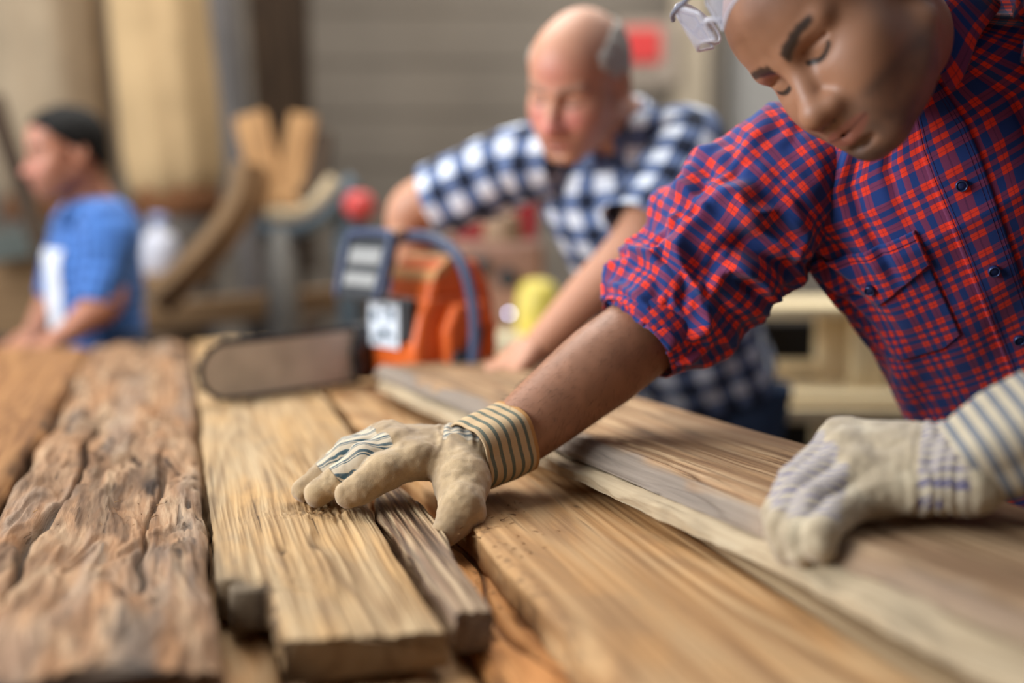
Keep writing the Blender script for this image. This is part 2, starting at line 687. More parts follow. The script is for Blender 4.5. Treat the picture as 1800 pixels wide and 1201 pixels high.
def sw2xy(s, w):
    return DA * s + RA * w


def s_samples(s0, s1, fine0, fine1, df, dc):
    a = []
    if s0 < fine0: a.append(np.arange(s0, min(fine0, s1), dc))
    a.append(np.arange(max(s0, fine0), min(fine1, s1), df))
    if s1 > fine1: a.append(np.arange(fine1, s1, dc))
    a = np.unique(np.r_[np.concatenate(a), s1])
    return a[np.r_[np.diff(a) > df * .4, True]]


def plank(name, label, mat, s, wl, wr, ztop, th, nT, hf=None, side=None, jag=(.003, .003), bev=.004, seed=0,
          origin=(0, 0), direc=None, group='weathered planks laid side by side on the bench', cat='plank', attr=None, nS=9):
    """Plank as one closed displaced loft. s: samples along; wl/wr: edge functions; hf(S,W,e)->dz on top;
    side(S,Z01,lr)->inset; attr(S,W,dz)->dict of point attributes."""
    direc = DA if direc is None else direc
    perp = np.array([direc[1], -direc[0]])
    n = len(s)
    wl, wr = np.broadcast_to(wl(s), (n,)), np.broadcast_to(wr(s), (n,))
    tt = np.linspace(0, 1, nT + 1)
    W = wl[:, None] + (wr - wl)[:, None] * tt
    S = s[:, None] * np.ones_like(W)
    e = np.minimum(W - wl[:, None], wr[:, None] - W)
    dz = -bev * np.exp(-e / (bev * .6))
    if hf is not None: dz = dz + hf(S, W, e)
    Ztop = np.maximum(ztop + dz, ztop - th * .93)
    zb = ztop - th
    zs = np.linspace(0, 1, nS + 2)[1:-1]
    cols_w, cols_z, cols_s = [W], [Ztop], [S]
    # right side down
    SR = s[:, None] * np.ones((1, nS))
    ZR = Ztop[:, -1:] + (zb - Ztop[:, -1:]) * zs
    inset = (side(SR, zs[None, :] * np.ones((n, 1)), 1) if side else .002 * fbm(SR * 20, ZR * 60, 0, seed + 5, 3))
    cols_w.append(wr[:, None] - inset); cols_z.append(ZR); cols_s.append(SR)
    bw = np.array([1., .66, .33, 0.])
    cols_w.append(wl[:, None] + (wr - wl)[:, None] * bw); cols_z.append(np.full((n, 4), zb)); cols_s.append(s[:, None] * np.ones((1, 4)))
    ZL = Ztop[:, :1] + (zb - Ztop[:, :1]) * zs[::-1]
    inset = (side(SR, zs[::-1][None, :] * np.ones((n, 1)), -1) if side else .002 * fbm(SR * 20, ZL * 60, 3, seed + 9, 3))
    cols_w.append(wl[:, None] + inset); cols_z.append(ZL); cols_s.append(SR)
    Wc, Zc, Sc = np.hstack(cols_w), np.hstack(cols_z), np.hstack(cols_s)
    # broken ends
    k = np.exp(-(Sc - s[0]) / .02) * (jag[0] * fbm(Wc * 70, Zc * 60, 0, seed + 31, 4))
    k = k + np.exp(-(s[-1] - Sc) / .02) * (jag[1] * fbm(Wc * 70, Zc * 60, 0, seed + 41, 4))
    Sc = Sc + k
    m = Wc.shape[1]
    wm = float((wl.mean() + wr.mean()) / 2)
    base = np.asarray(origin) + direc * s[0] + perp * wm
    V = np.stack([Sc - s[0], -(Wc - wm), Zc - zb], -1).reshape(-1, 3)
    F = grid_faces(n, m, True)[:, ::-1].tolist()
    F.append(list(range(m)))
    F.append(list(range((n - 1) * m, n * m))[::-1])
    at = None
    if attr is not None:
        full = attr(Sc, Wc, np.hstack([dz, np.zeros((n, m - nT - 1))]))
    else:
        full = {}
    if True:
        # shade of the plank ends, painted in through the rot attribute
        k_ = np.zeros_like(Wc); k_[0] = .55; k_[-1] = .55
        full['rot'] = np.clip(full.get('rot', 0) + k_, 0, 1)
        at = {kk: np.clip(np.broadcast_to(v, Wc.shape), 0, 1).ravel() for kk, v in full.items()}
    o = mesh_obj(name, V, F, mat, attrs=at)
    me = o.data
    me.polygons[len(F) - 1].use_smooth = False
    me.polygons[len(F) - 2].use_smooth = False
    # keep the arrises crisp
    o.location = (base[0], base[1], zb)
    o.rotation_euler = (0, 0, math.atan2(direc[1], direc[0]))
    tag(o, label, cat, group)
    return o


cst = lambda v: (lambda s: np.full(len(s), v))
mA = wood('plank_orange_brown', srgb(176, 130, 82), srgb(140, 96, 56), srgb(84, 56, 34), 1.0, ring=.35)
mB = wood('plank_rotten_tan', srgb(186, 158, 126), srgb(150, 116, 86), srgb(88, 62, 44), 2.0, grain=.6, ring=.3, patch=srgb(166, 112, 64), patch_amt=.45, bump=.8, line=.5)
mC = wood('plank_pale_grained', srgb(192, 166, 128), srgb(160, 130, 93), srgb(104, 78, 53), 3.3, ring=.35, patch=srgb(206, 160, 100), patch_amt=.4, bump=.7, line=.7)
mD = wood('stick_dark_ridged', srgb(208, 180, 140), srgb(136, 104, 76), srgb(62, 44, 32), 4.1, grain=1.3, ring=.3, bump=.8, line=.9)
mE = wood('plank_smooth_honey', srgb(184, 150, 108), srgb(160, 123, 83), srgb(126, 90, 56), 5.7, grain=.55, ring=.48, patch=srgb(196, 142, 82), patch_amt=.35, bump=.3, line=.55)
mF = wood('plank_raw_orange', srgb(218, 160, 98), srgb(186, 126, 70), srgb(120, 74, 40), 6.2, ring=.3, bump=.6)
mG = wood('plank_weathered_grey_edge', srgb(206, 176, 138), srgb(172, 136, 98), srgb(104, 74, 52), 7.4, grain=.9, ring=.35, patch=srgb(120, 88, 66), patch_amt=.45, bump=.5, line=.75)
mH = wood('plank_bark_pale', srgb(214, 190, 150), srgb(176, 146, 110), srgb(110, 84, 60), 8.8, ring=.3)


# A: far left, orange-brown
def hA(S, W, e):
    return .004 * fbm(S * 3, W * 12, 0, 3, 3) + .0012 * noise(S * 6, W * 160, 0, 4) - .010 * np.exp(-e / .012)


plank('plank', 'orange-brown plank at the far left edge of the bench', mA, s_samples(.95, 3.0, 1.3, 2.0, .008, .02),
      cst(-.50), lambda s: -.222 + .006 * noise(s * 5, s * 0, 0, 2), TOP + .004, .045, 60, hA, seed=3, bev=.008,
      attr=lambda S, W, dz: {'rot': .75 * sstep(.018, .004, -.222 - W) * sstep(-.4, .5, noise(S * 14, W * 30, 0, 8))})


# B: wide, rotten, left of the long gap
def crackB(S, W):
    c = -.150 + .018 * noise(S * 3.1, S * 0, 0, 11) + .006 * noise(S * 14, S * 0, 0, 12)
    wd = (.0045 + .0035 * noise(S * 6, S * 0, 0, 13)) * sstep(.95, 1.2, S) * sstep(2.1, 1.7, S)
    c2 = -.045 + .015 * noise(S * 4.1, S * 0, 0, 14) + .006 * noise(S * 17, S * 0, 0, 15)
    w2 = (.0022 + .003 * noise(S * 7, S * 0, 0, 16)) * sstep(1.0, 1.2, S) * sstep(1.85, 1.6, S)
    f = np.exp(-((W - c) / np.maximum(wd, 1e-4)) ** 2) * (wd > .0008)
    f2 = np.exp(-((W - c2) / np.maximum(w2, 1e-4)) ** 2) * (w2 > .0006)
    return f + .7 * f2


def pitsB(S, W):
    x = noise(S * 24 + 3 * noise(S * 5, W * 20, 0, 23), W * 95, 0, 21)
    return sstep(.50, .78, x) * sstep(-.2, .4, noise(S * 4, W * 13, 0, 22))


def hB(S, W, e):
    wp = W + .012 * noise(S * 7, W * 16, 0, 31)
    r = fbm(S * 3.2, wp * 26, 0, 33, 4)
    step = .0045 * np.tanh(3 * fbm(S * 4.2, wp * 17, 0, 34, 3))
    fine = .0014 * noise(S * 22, wp * 210, 0, 35) + .0010 * noise(S * 60, wp * 330, 0, 36) + .0018 * np.abs(noise(S * 15, wp * 75, 0, 30)) + .003 * np.tanh(5 * noise(S * 20 + 2 * noise(S * 9, wp * 40, 0, 28), wp * 45, 0, 29))
    lump = .007 * noise(S * 9.0, W * 16, 0, 37) * sstep(1.35, .95, S)
    return .0035 * r + .6 * step + .75 * fine + .7 * lump - .016 * crackB(S, W) - .006 * pitsB(S, W) - .014 * np.exp(-e / .01) * (.4 + .6 * sstep(-.3, .4, noise(S * 9, W * 3, 0, 38)))


def aB(S, W, dz):
    d = .9 * crackB(S, W) + .85 * pitsB(S, W) + .45 * sstep(.15, .6, fbm(S * 16, W * 90, 0, 46, 3)) * sstep(-.1, .4, noise(S * 5, W * 12, 0, 47))
    d = d + .55 * sstep(.30, .75, fbm(S * 4.4, W * 22, 0, 41, 4)) * sstep(-.01, -.004, dz - .004)
    d = d + .5 * np.exp(-((S - 1.93) / .12) ** 2 - ((W + .165) / .030) ** 2)
    d = d + .6 * np.exp(-((S - 1.47) / .05) ** 2 - ((W + .045) / .012) ** 2)
    return {'rot': d, 'grey': .35 * sstep(.1, .7, fbm(S * 3.4, W * 20, 0, 44, 4))}


plank('plank', 'broad rotten plank with flaking pitted surface, left of the long gap', mB, s_samples(.885, 3.02, .885, 1.95, .0045, .014),
      lambda s: -.214 + .006 * noise(s * 6, s * 0, 0, 51) + .02 * sstep(1.2, .9, s) * 0, lambda s: .016 + .004 * noise(s * 7, s * 0, 0, 52) + .006 * sstep(1.3, .9, s),
      TOP + .002, .048, 170, hB, seed=50, jag=(.012, .004), bev=.006, attr=aB)


# C: pale plank under the fingers
def notchC(S, W):
    a = sstep(1.062, 1.035, S + .010 * noise(W * 230, S * 0, 0, 61)) * sstep(.074, .066, W + .003 * noise(S * 40, S * 0, 0, 62))
    return a


def hC(S, W, e):
    wp = W + .005 * noise(S * 3.3, W * 10, 0, 63) + .002 * noise(S * 9, W * 22, 0, 64)
    near = sstep(1.5, 1.25, S)
    ridge = .0011 * noise(S * 3.5, wp * 240, 0, 65) + .0006 * noise(S * 9, wp * 520, 0, 66)
    und = .0035 * fbm(S * 4, wp * 18, 0, 67, 3)
    gouge = -.007 * np.exp(-((S - 1.315 - .012 * noise(W * 60, S * 0, 0, 60)) / .022) ** 2 - ((W - .150) / .05) ** 2)
    scoop = -.005 * sstep(1.31, 1.27, S) * sstep(.125, .135, W + .006 * noise(S * 16, S * 0, 0, 68)) * (1 - sstep(1.2, .95, S) * .6)
    k = np.exp(-((S - 1.168) / .012) ** 2 - ((W - .092) / .006) ** 2)
    return ridge * (.6 + .7 * near) + und + scoop + gouge * (.5 + .5 * noise(S * 120, W * 260, 0, 69)) - .004 * k 


def aC(S, W, dz):
    d = .95 * sstep(1.10, 1.05, S + .022 * noise(W * 130, S * 2, 0, 61)) * sstep(.074, .066, W + .004 * noise(S * 60, S * 0, 0, 62)) + .8 * np.exp(-((S - 1.165) / .008) ** 2 - ((W - .092) / .005) ** 2)
    d = d + .5 * np.exp(-((S - 1.175) / .015) ** 2 - ((W - .125) / .006) ** 2)
    d = d + .75 * sstep(.25, .7, noise(S * 90, W * 170, 0, 72)) * np.exp(-((S - 1.315) / .024) ** 2 - ((W - .150) / .035) ** 2)
    d = d + .7 * sstep(.012, .003, W - .024 + .004 * noise(S * 20, W * 20, 0, 73)) * sstep(-.2, .5, noise(S * 8, W * 5, 0, 74)) * sstep(1.7, 1.3, S)
    d = d + .85 * sstep(1.095, 1.045, S + .02 * noise(W * 120, S * 3, 0, 75)) * sstep(.078, .06, W) * sstep(-.3, .3, noise(S * 30, W * 160, 0, 76))
    return {'rot': d, 'pale': .28 * sstep(0., .8, fbm(S * 3, W * 30, 0, 77, 3))}


def rightC(s):
    return np.interp(s, [.9, 1.0, 1.15, 1.28, 1.36, 1.48, 1.70, 2.2, 3.1], [.208, .206, .208, .205, .212, .238, .252, .249, .247]) + .0025 * noise(s * 14, s * 0, 0, 79)


plank('plank', 'pale grained plank under the gloved fingers, with a rotted front corner', mC, s_samples(.915, 3.08, .915, 1.75, .0036, .012),
      lambda s: .025 + .0025 * noise(s * 9, s * 0, 0, 80) + .022 * sstep(1.085, 1.076, s) - .012 * sstep(1.072, 1.066, s) + .037 * sstep(1.052, 1.036, s) + .004 * noise(s * 60, s * 0, 0, 86) * sstep(1.09, 1.0, s), rightC, TOP, .036, 190, hC, seed=60, jag=(.003, .004), bev=.0035, attr=aC)


# D: narrow dark stick held by finger and thumb
def hD(S, W, e):
    u = W - .2 - .10 * (S - 1.0) * 0
    return .0022 * noise(S * 5, u * 330, 0, 81) + .0009 * noise(S * 20, u * 700, 0, 82) + .003 * noise(S * 6, u * 20, 0, 83) - .012 * sstep(1.19, 1.15, S) * 0


plank('narrow_stick', 'narrow dark ridged stick held between glove thumb and fingers', mD, s_samples(.935, 1.385, .935, 1.385, .0035, .01),
      lambda s: np.interp(s, [.93, 1.1, 1.25, 1.33, 1.4], [.222, .220, .213, .216, .228]) + .002 * noise(s * 18, s * 0, 0, 84),
      lambda s: np.interp(s, [.93, 1.05, 1.17, 1.3, 1.4], [.255, .256, .266, .272, .262]) + .0025 * noise(s * 21, s * 0, 0, 85),
      TOP + .002, .036, 56, hD, seed=85, jag=(.004, .01), bev=.004, group=None, cat='stick',
      attr=lambda S, W, dz: {'rot': .55 * sstep(-.0005, -.0028, dz) , 'pale': .5 * sstep(.0002, .0022, dz) * sstep(1.12, 1.2, S), 'grey': .25 * sstep(1.2, 1.1, S)})


# E: long smooth honey plank
def hE(S, W, e):
    chip = -.009 * sstep(.02, .004, W - .300 + .006 * noise(S * 40, S * 0, 0, 91)) * sstep(.0, .5, noise(S * 11, S * 0, 0, 92) + .4) * sstep(1.25, 1.18, S)
    return .0006 * noise(S * 4, W * 190, 0, 93) + .0016 * fbm(S * 3, W * 10, 0, 94, 2) + chip


plank('plank', 'long smooth honey-coloured plank with arched grain, right of the glove thumb', mE, s_samples(.55, 2.95, .9, 1.8, .0045, .014),
      lambda s: np.interp(s, [.6, .95, 1.19, 1.45, 1.74, 2.2, 3.0], [.303, .302, .304, .288, .268, .264, .262]) + .002 * noise(s * 25, s * 0, 0, 95),
      lambda s: np.full(len(s), .526), TOP, .038, 150, hE, seed=95, bev=.003,
      attr=lambda S, W, dz: {'rot': .85 * np.exp(-((S - 1.243) / .007) ** 2 - ((W - .442) / .0035) ** 2) + .6 * np.exp(-((S - 1.262) / .03) ** 2 - ((W - .428 - .1 * (S - 1.26)) / .0012) ** 2)
             + .5 * sstep(.35, .7, noise(S * 120, W * 190, 0, 97)) * sstep(.02, .004, W - .306) * sstep(1.3, 1.2, S)
             + .45 * sstep(.45, .75, noise(S * 60, W * 120, 0, 98)) * np.exp(-((S - 1.23) / .05) ** 2 - ((W - .365) / .02) ** 2)})

# H: hidden under the lifted boards, its far half carries the background hands
plank('plank', 'plain plank running beneath the two boards held by the right-hand glove', mH, s_samples(.6, 2.9, .6, .6, .02, .02), cst(.531), cst(.76), TOP - .002, .038, 20, seed=101)

# F layer: lower boards seen through the gaps
for i, (a, b, s0, lab, m) in enumerate([(-.16, .073, .80, 'lower board showing at the foot of the long gap', mE),
                                       (.075, .235, .78, 'lower board under the front end of the pale plank', mE),
                                       (.243, .395, .55, 'splintered orange lower board showing beside the narrow stick', mF)]):
    def hF(S, W, e, i=i):
        r = .004 * fbm(S * 7, W * 30, 0, 110 + i, 4) + .0012 * noise(S * 12, W * 200, 0, 112 + i)
        if i == 2:
            r = r - .008 * sstep(.25, .6, noise(S * 16, W * 60, 0, 115)) - .010 * np.exp(-((W - .278 - .03 * noise(S * 5, S * 0, 0, 117)) / .0022) ** 2)
        return r
    plank('lower_board', lab, m, s_samples(s0, 2.7, s0, 1.4, .006, .03), cst(a), cst(b), TOP - .0395 - .009 * (i < 2), .03, 70, hF, seed=120 + i, group='boards of the lower layer', cat='board',
          attr=(lambda S, W, dz: {'rot': .9 * np.exp(-((W - .278 - .03 * noise(S * 5, S * 0, 0, 117)) / .0022) ** 2) + .6 * sstep(.25, .6, noise(S * 16, W * 60, 0, 115))}) if i == 2 else None)

# bearers and trestles that carry the boards
bearers = []
mT = wood('trestle_pine', srgb(190, 160, 116), srgb(150, 118, 80), srgb(98, 72, 48), 9.9)
for s0, who in ((1.10, 'near'), (2.15, 'far')):
    c = sw2xy(s0, .13)
    tr = empty('trestle', (c[0], c[1], 0))
    tag(tr, 'pine trestle under the %s half of the planks' % who, 'trestle', 'trestles under the planks')
    rot = np.array([[RA[0], DA[0], 0], [RA[1], DA[1], 0], [0, 0, 1]])
    zt = TOP - .0785
    v, f = bbox((c[0], c[1], zt - .045), (1.26, .09, .09), .004, rot)
    mesh_obj('top_beam', v, f, mT, tr, False)
    for sx in (-.5, .5):
        for sy in (-1, 1):
            a = c + RA * sx; b = c + RA * sx + DA * .17 * sy
            Cc = np.array([[b[0], b[1], .0], [a[0] + DA[0] * .05 * sy, a[1] + DA[1] * .05 * sy, zt - .03]])
            v, f, _ = tube(np.linspace(Cc[0], Cc[1], 3), .04, 4, ref=(RA[0], RA[1], 0))
            mesh_obj('leg', v, f, mT, tr, False)

# G: two boards lifted by the other hand
s_a, w_a, s_b, w_b = .657, .578, 1.38, .456
pa, pb = sw2xy(s_a, w_a), sw2xy(s_b, w_b)
DG = nrm(pb - pa)
OG = pa - DG * .657


def hG(S, W, e):
    bowl = -.015 * sstep(.034, .0, W + .006 * noise(S * 9, S * 0, 0, 131)) ** 1.3
    return bowl + .0009 * noise(S * 5, W * 230, 0, 132) + .002 * fbm(S * 4, W * 20, 0, 133, 3) - .0035 * sstep(.3, .7, noise(S * 13, W * 140, 0, 134)) * sstep(.1, .04, W)


def aG(S, W, dz):
    g = sstep(.034, .016, W + .012 * noise(S * 7, S * 0, 0, 136) + .008 * noise(S * 30, W * 60, 0, 137)) * sstep(-.06, .0, W + .06)
    g = np.where(W > .2, 0, g)
    d = .55 * np.exp(-((S - 1.36) / .04) ** 2 - ((W - .12) / .018) ** 2) + .5 * np.exp(-((S - 1.33) / .03) ** 2 - ((W - .175) / .012) ** 2) + .35 * sstep(.1, .6, fbm(S * 5, W * 30, 0, 138, 3)) * sstep(1.2, 1.45, S)
    d = d + .40 * sstep(1.0, .8, S)
    g = g * (.35 + .65 * sstep(.85, 1.05, S))
    return {'grey': .85 * g, 'rot': d}


nearG = lambda s: np.interp(s, [.5, .66, .85, .96, 1.12, 1.38, 2.2], [.004, .000, .004, .0, .002, .006, .0]) + .003 * noise(s * 8, s * 0, 0, 139)
plank('plank', 'weathered upper board with a grey rounded edge, held by the right-hand glove', mG, s_samples(.50, 2.10, .8, 1.7, .005, .012), nearG,
      cst(.262), TOP + .0605, .021, 130, hG, seed=130, origin=OG, direc=DG, bev=.005, attr=aG, group='two boards lifted by the right-hand glove')


def hG2(S, W, e):
    return .004 * fbm(S * 9, W * 60, 0, 141, 4) - .009 * sstep(.016, .0, W + .012) * (.5 + .5 * noise(S * 14, S * 0, 0, 142))


plank('plank', 'pale bark-edged board lying beneath the weathered upper board', mH, s_samples(.52, 2.05, .7, 1.7, .006, .015),
      lambda s: np.interp(s, [.5, .67, .79, .93, 1.0, 1.17, 1.49, 2.1], [-.040, -.036, -.029, -.018, -.016, -.015, -.013, -.009]) + .004 * noise(s * 11, s * 0, 0, 143) + .002 * noise(s * 45, s * 0, 0, 144),
      cst(.24), TOP + .037, .017, 90, hG2, seed=140, origin=OG, direc=DG, bev=.004, group='two boards lifted by the right-hand glove',
      attr=lambda S, W, dz: {'pale': .9 * sstep(.05, .02, W), 'grey': .6 * sstep(.2, .6, fbm(S * 12, W * 60, 0, 145, 3)) * sstep(.03, .01, W), 'rot': .5 * sstep(.45, .8, fbm(S * 25, W * 90, 0, 146, 3))})

# loose splinters
rng = random.Random(5)
mSpl = wood('splinter_wood', srgb(196, 158, 108), srgb(140, 102, 64), srgb(70, 48, 32), 11.0)


def splinters(spots, name, label):
    parts = []
    for (s0, w0, z0, n, spr) in spots:
        for i in range(n):
            c2 = sw2xy(s0 + rng.gauss(0, spr), w0 + rng.gauss(0, spr * .5))
            ln = rng.uniform(.003, .010); r = rng.uniform(.0003, .0008)
            az = rng.uniform(0, 6.28); el = rng.uniform(0, .45)
            d = np.array([math.cos(az) * math.cos(el), math.sin(az) * math.cos(el), math.sin(el)])
            a = np.array([c2[0], c2[1], z0 + .001])
            C = np.stack([a, a + d * ln * .5 + np.array([0, 0, .0006]), a + d * ln])
            v, f, _ = tube(C, np.array([r, r * .8, r * .2]), 4, ref=(0.1, .2, 1))
            parts.append((v, f))
    V, F = join(*parts)
    o = mesh_obj(name, V, F, mSpl, smooth=False)
    tag(o, label, 'splinters', kind='stuff')
    return o


splinters([(1.20, .315, TOP, 22, .022), (1.12, .318, TOP, 14, .03), (1.30, .37, TOP, 10, .03), (1.315, .15, TOP, 26, .022), (1.24, .36, TOP, 12, .04), (1.05, .30, TOP - .036, 26, .05), (1.10, .285, TOP - .036, 20, .04), (1.4, -.08, TOP + .004, 16, .10)], 'wood_splinters', 'loose wood splinters and crumbs scattered on the planks')

# ------------------------------------------------------------------ chainsaw
su = nrm(np.array([-.76, -.65, 0])); sn = np.array([-su[1], su[0], 0]); sn = sn if sn[1] < 0 else -sn     # along the bar; towards the open side
SR = np.stack([su, sn, (0, 0, 1)], 1)
so = P(648, 652, 2.26); so[2] = TOP + .003
saw = empty('chainsaw', so)
tag(saw, 'orange chainsaw with dark handle and white label resting on the planks', 'chainsaw')
M_OR = plain('saw_orange_plastic', srgb(226, 104, 38), .42, 0, .10, 14)
M_OR2 = plain('saw_faded_orange', srgb(206, 150, 96), .6, 0, .2, 14)
M_BLK = plain('saw_black_plastic', srgb(40, 42, 46), .5, 0, .2, 20)
M_HND = plain('saw_handle_slate', srgb(62, 74, 104), .45, 0, .12, 20)
M_GRY = plain('saw_guard_grey', srgb(150, 150, 148), .5, 0, .12, 20)
M_BAR = plain('saw_bar_steel', srgb(206, 200, 190), .5, 0, .18, 12)
M_CHN = plain('saw_chain_steel', srgb(66, 64, 66), .4, .6, .3, 80)
M_LBL = plain('saw_label_white', srgb(226, 234, 244), .4, 0, .04, 20)
M_INK = plain('saw_label_print', srgb(60, 84, 104), .5, 0, .1, 20)


def saw_part(name, VF, mat, parent=None, smooth=False):
    V = np.array(VF[0], float)
    V[:, 0] = np.where(V[:, 0] < -.06, -.06 + (V[:, 0] + .06) * .74, V[:, 0])      # compact rear half
    V = V @ SR.T + so
    return mesh_obj(name, V, VF[1], mat, parent or saw, smooth)


def rrect(x0, x1, z0, z1):
    return [(x0, z0), (x1, z0), (x1, z1), (x0, z1)]


# guide bar: flat plate with rounded nose
n = 28
prof = [(.03, .004), (.24, .000)] + [(.300 + .052 * math.cos(a), .048 + .048 * math.sin(a)) for a in np.linspace(-1.45, 1.45, 14)] + [(.24, .096), (.03, .104)]
prof = [(x, z + .006) for x, z in prof]
saw_part('guide_bar', prism(prof, -.0025, .0025, .0006, 1), M_BAR)
# chain: links riding round the bar
loop = np.array(prof + [prof[0]])
seg = np.r_[0, np.cumsum(np.linalg.norm(np.diff(loop, axis=0), axis=1))]
L_ = seg[-1]
links = []
nl_ = 74
for i in range(nl_):
    d = i / nl_ * L_
    x, z = np.interp(d, seg, loop[:, 0]), np.interp(d, seg, loop[:, 1])
    x2, z2 = np.interp((d + .004) % L_, seg, loop[:, 0]), np.interp((d + .004) % L_, seg, loop[:, 1])
    t = nrm(np.array([x2 - x, 0, z2 - z])); nn = np.array([t[2], 0, -t[0]])
    rot = np.stack([t, (0, 1, 0), nn], 1)
    links.append(bbox(np.array([x, 0, z]) + nn * .0035, (.0115, .0062, .0085), .0012, rot, 1))
    if i % 3 == 0:
        links.append(bbox(np.array([x, .0012, z]) + nn * .0095, (.0085, .0052, .0058), .001, rot, 1))
saw_part('saw_chain', join(*links), M_CHN)
# engine housing
saw_part('engine_housing', prism([(0.0, .012), (.004, .085), (-.012, .150), (-.03, .178), (-.205, .188), (-.225, .155), (-.225, .02), (-.20, .012)], .015, .165, .012, 3), M_OR, smooth=False)
saw_part('base_plate', bbox((-.105, .088, .010), (.20, .135, .020), .004), M_BLK)
saw_part('clutch_cover', prism([(.035, .010), (.045, .06), (.030, .12), (-.11, .125), (-.16, .085), (-.15, .015)], -.030, .016, .008, 3), M_BLK)
saw_part('spike_bumper', prism([(.028, .012), (.046, .030), (.030, .048), (.048, .066), (.030, .084), (.044, .100), (.018, .112), (.010, .012)], .016, .026, .001, 1), M_CHN)
saw_part('top_cover', prism([(-.030, .172), (-.052, .236), (-.085, .252), (-.19, .246), (-.215, .185)], .020, .160, .014, 3), M_OR)
saw_part('cover_stripe', prism([(-.040, .208), (-.048, .228), (-.095, .256), (-.12, .256), (-.085, .226)], .019, .162, .002, 1), M_OR2)
saw_part('muffler', bbox((-.004, .085, .135), (.028, .125, .085), .008), M_BLK)
lb = saw_part('label_plate', bbox((.013, .076, .125), (.004, .098, .088), .0015), M_LBL)
for (y, z, w, h) in ((.048, .140, .022, .018), (.100, .145, .020, .022), (.080, .110, .026, .016), (.056, .098, .018, .014), (.104, .103, .014, .012), (.078, .158, .024, .006)):
    saw_part('label_print', bbox((.0153, y, z), (.001, w, h), 0), M_INK, lb)
# starter cover on the open side with cooling slots
st_ = saw_part('starter_cover', prism([(-.055, .02), (-.050, .12), (-.08, .165), (-.18, .170), (-.218, .12), (-.215, .03), (-.18, .015)], .160, .192, .012, 3), M_OR)
for k in range(6):
    rot = np.stack([(math.cos(.5), 0, math.sin(.5)), (0, 1, 0), (-math.sin(.5), 0, math.cos(.5))], 1)
    saw_part('cooling_slot', bbox((-.165 + .013 * k, .1925, .10 - .006 * k), (.005, .003, .060), 0, rot), M_BLK, st_)
saw_part('fuel_cap', lathe([(.0005, 0), (.022, 0), (.024, .004), (.024, .016), (.020, .020), (.0005, .020)], 20, (-.085, .186, .055), (0, 1, 0)), M_BLK)
# wrap handle
hp_ = [(-.075, -.020, .10), (-.075, -.022, .20), (-.070, -.005, .275), (-.072, .05, .290), (-.080, .13, .284), (-.090, .195, .245), (-.100, .222, .16), (-.100, .222, .07), (-.095, .205, .022), (-.09, .15, .012)]
C = spline(hp_, 70)
v, f, _ = tube(C, .0125, 14, ref=(1, 0, 0))
saw_part('front_handle', (v, f), M_HND, smooth=True)
# hand guard in front of it: frame with two pale panels
gr = np.stack([nrm((-.28, 0, .96)), (0, 1, 0), nrm((.96, 0, .28))], 1)
gc = np.array([.030, .040, .232])
gd = saw_part('hand_guard', bbox(gc, (.125, .135, .010), .004, gr), M_BLK)
saw_part('guard_panel', bbox(gc + gr @ np.array([.022, 0, .006]), (.032, .108, .004), .001, gr), M_GRY, gd)
saw_part('guard_panel', bbox(gc + gr @ np.array([-.024, 0, .006]), (.026, .108, .004), .001, gr), M_GRY, gd)
C = spline([tuple(gc + gr @ np.array(q)) for q in ((-.06, -.07, .004), (.05, -.074, .006), (.066, -.05, .006), (.068, .05, .006), (.05, .074, .006), (-.06, .07, .004))], 40)
v, f, _ = tube(C, .0085, 10, ref=(1, 0, 0))
saw_part('guard_frame', (v, f), M_HND, gd, True)
saw_part('oil_cap', lathe([(.0005, 0), (.018, 0), (.020, .004), (.019, .014), (.0005, .016)], 18, (-.055, .03, .292), (0, 0, 1)), plain('saw_cap_tan', srgb(206, 160, 130), .5))
# rear handle
C = spline([(-.19, .09, .20), (-.22, .09, .215), (-.265, .09, .19), (-.285, .09, .12), (-.275, .09, .05), (-.24, .09, .028), (-.19, .09, .03)], 50)
v, f, _ = tube(C, .020, 14, ref=(0, 1, 0))
rh = saw_part('rear_handle', (v, f), M_OR, smooth=True)
saw_part('trigger', bbox((-.235, .09, .186), (.035, .014, .026), .004), M_BLK, rh)

# ------------------------------------------------------------------ people
M_SKIN = skin_mat('skin')


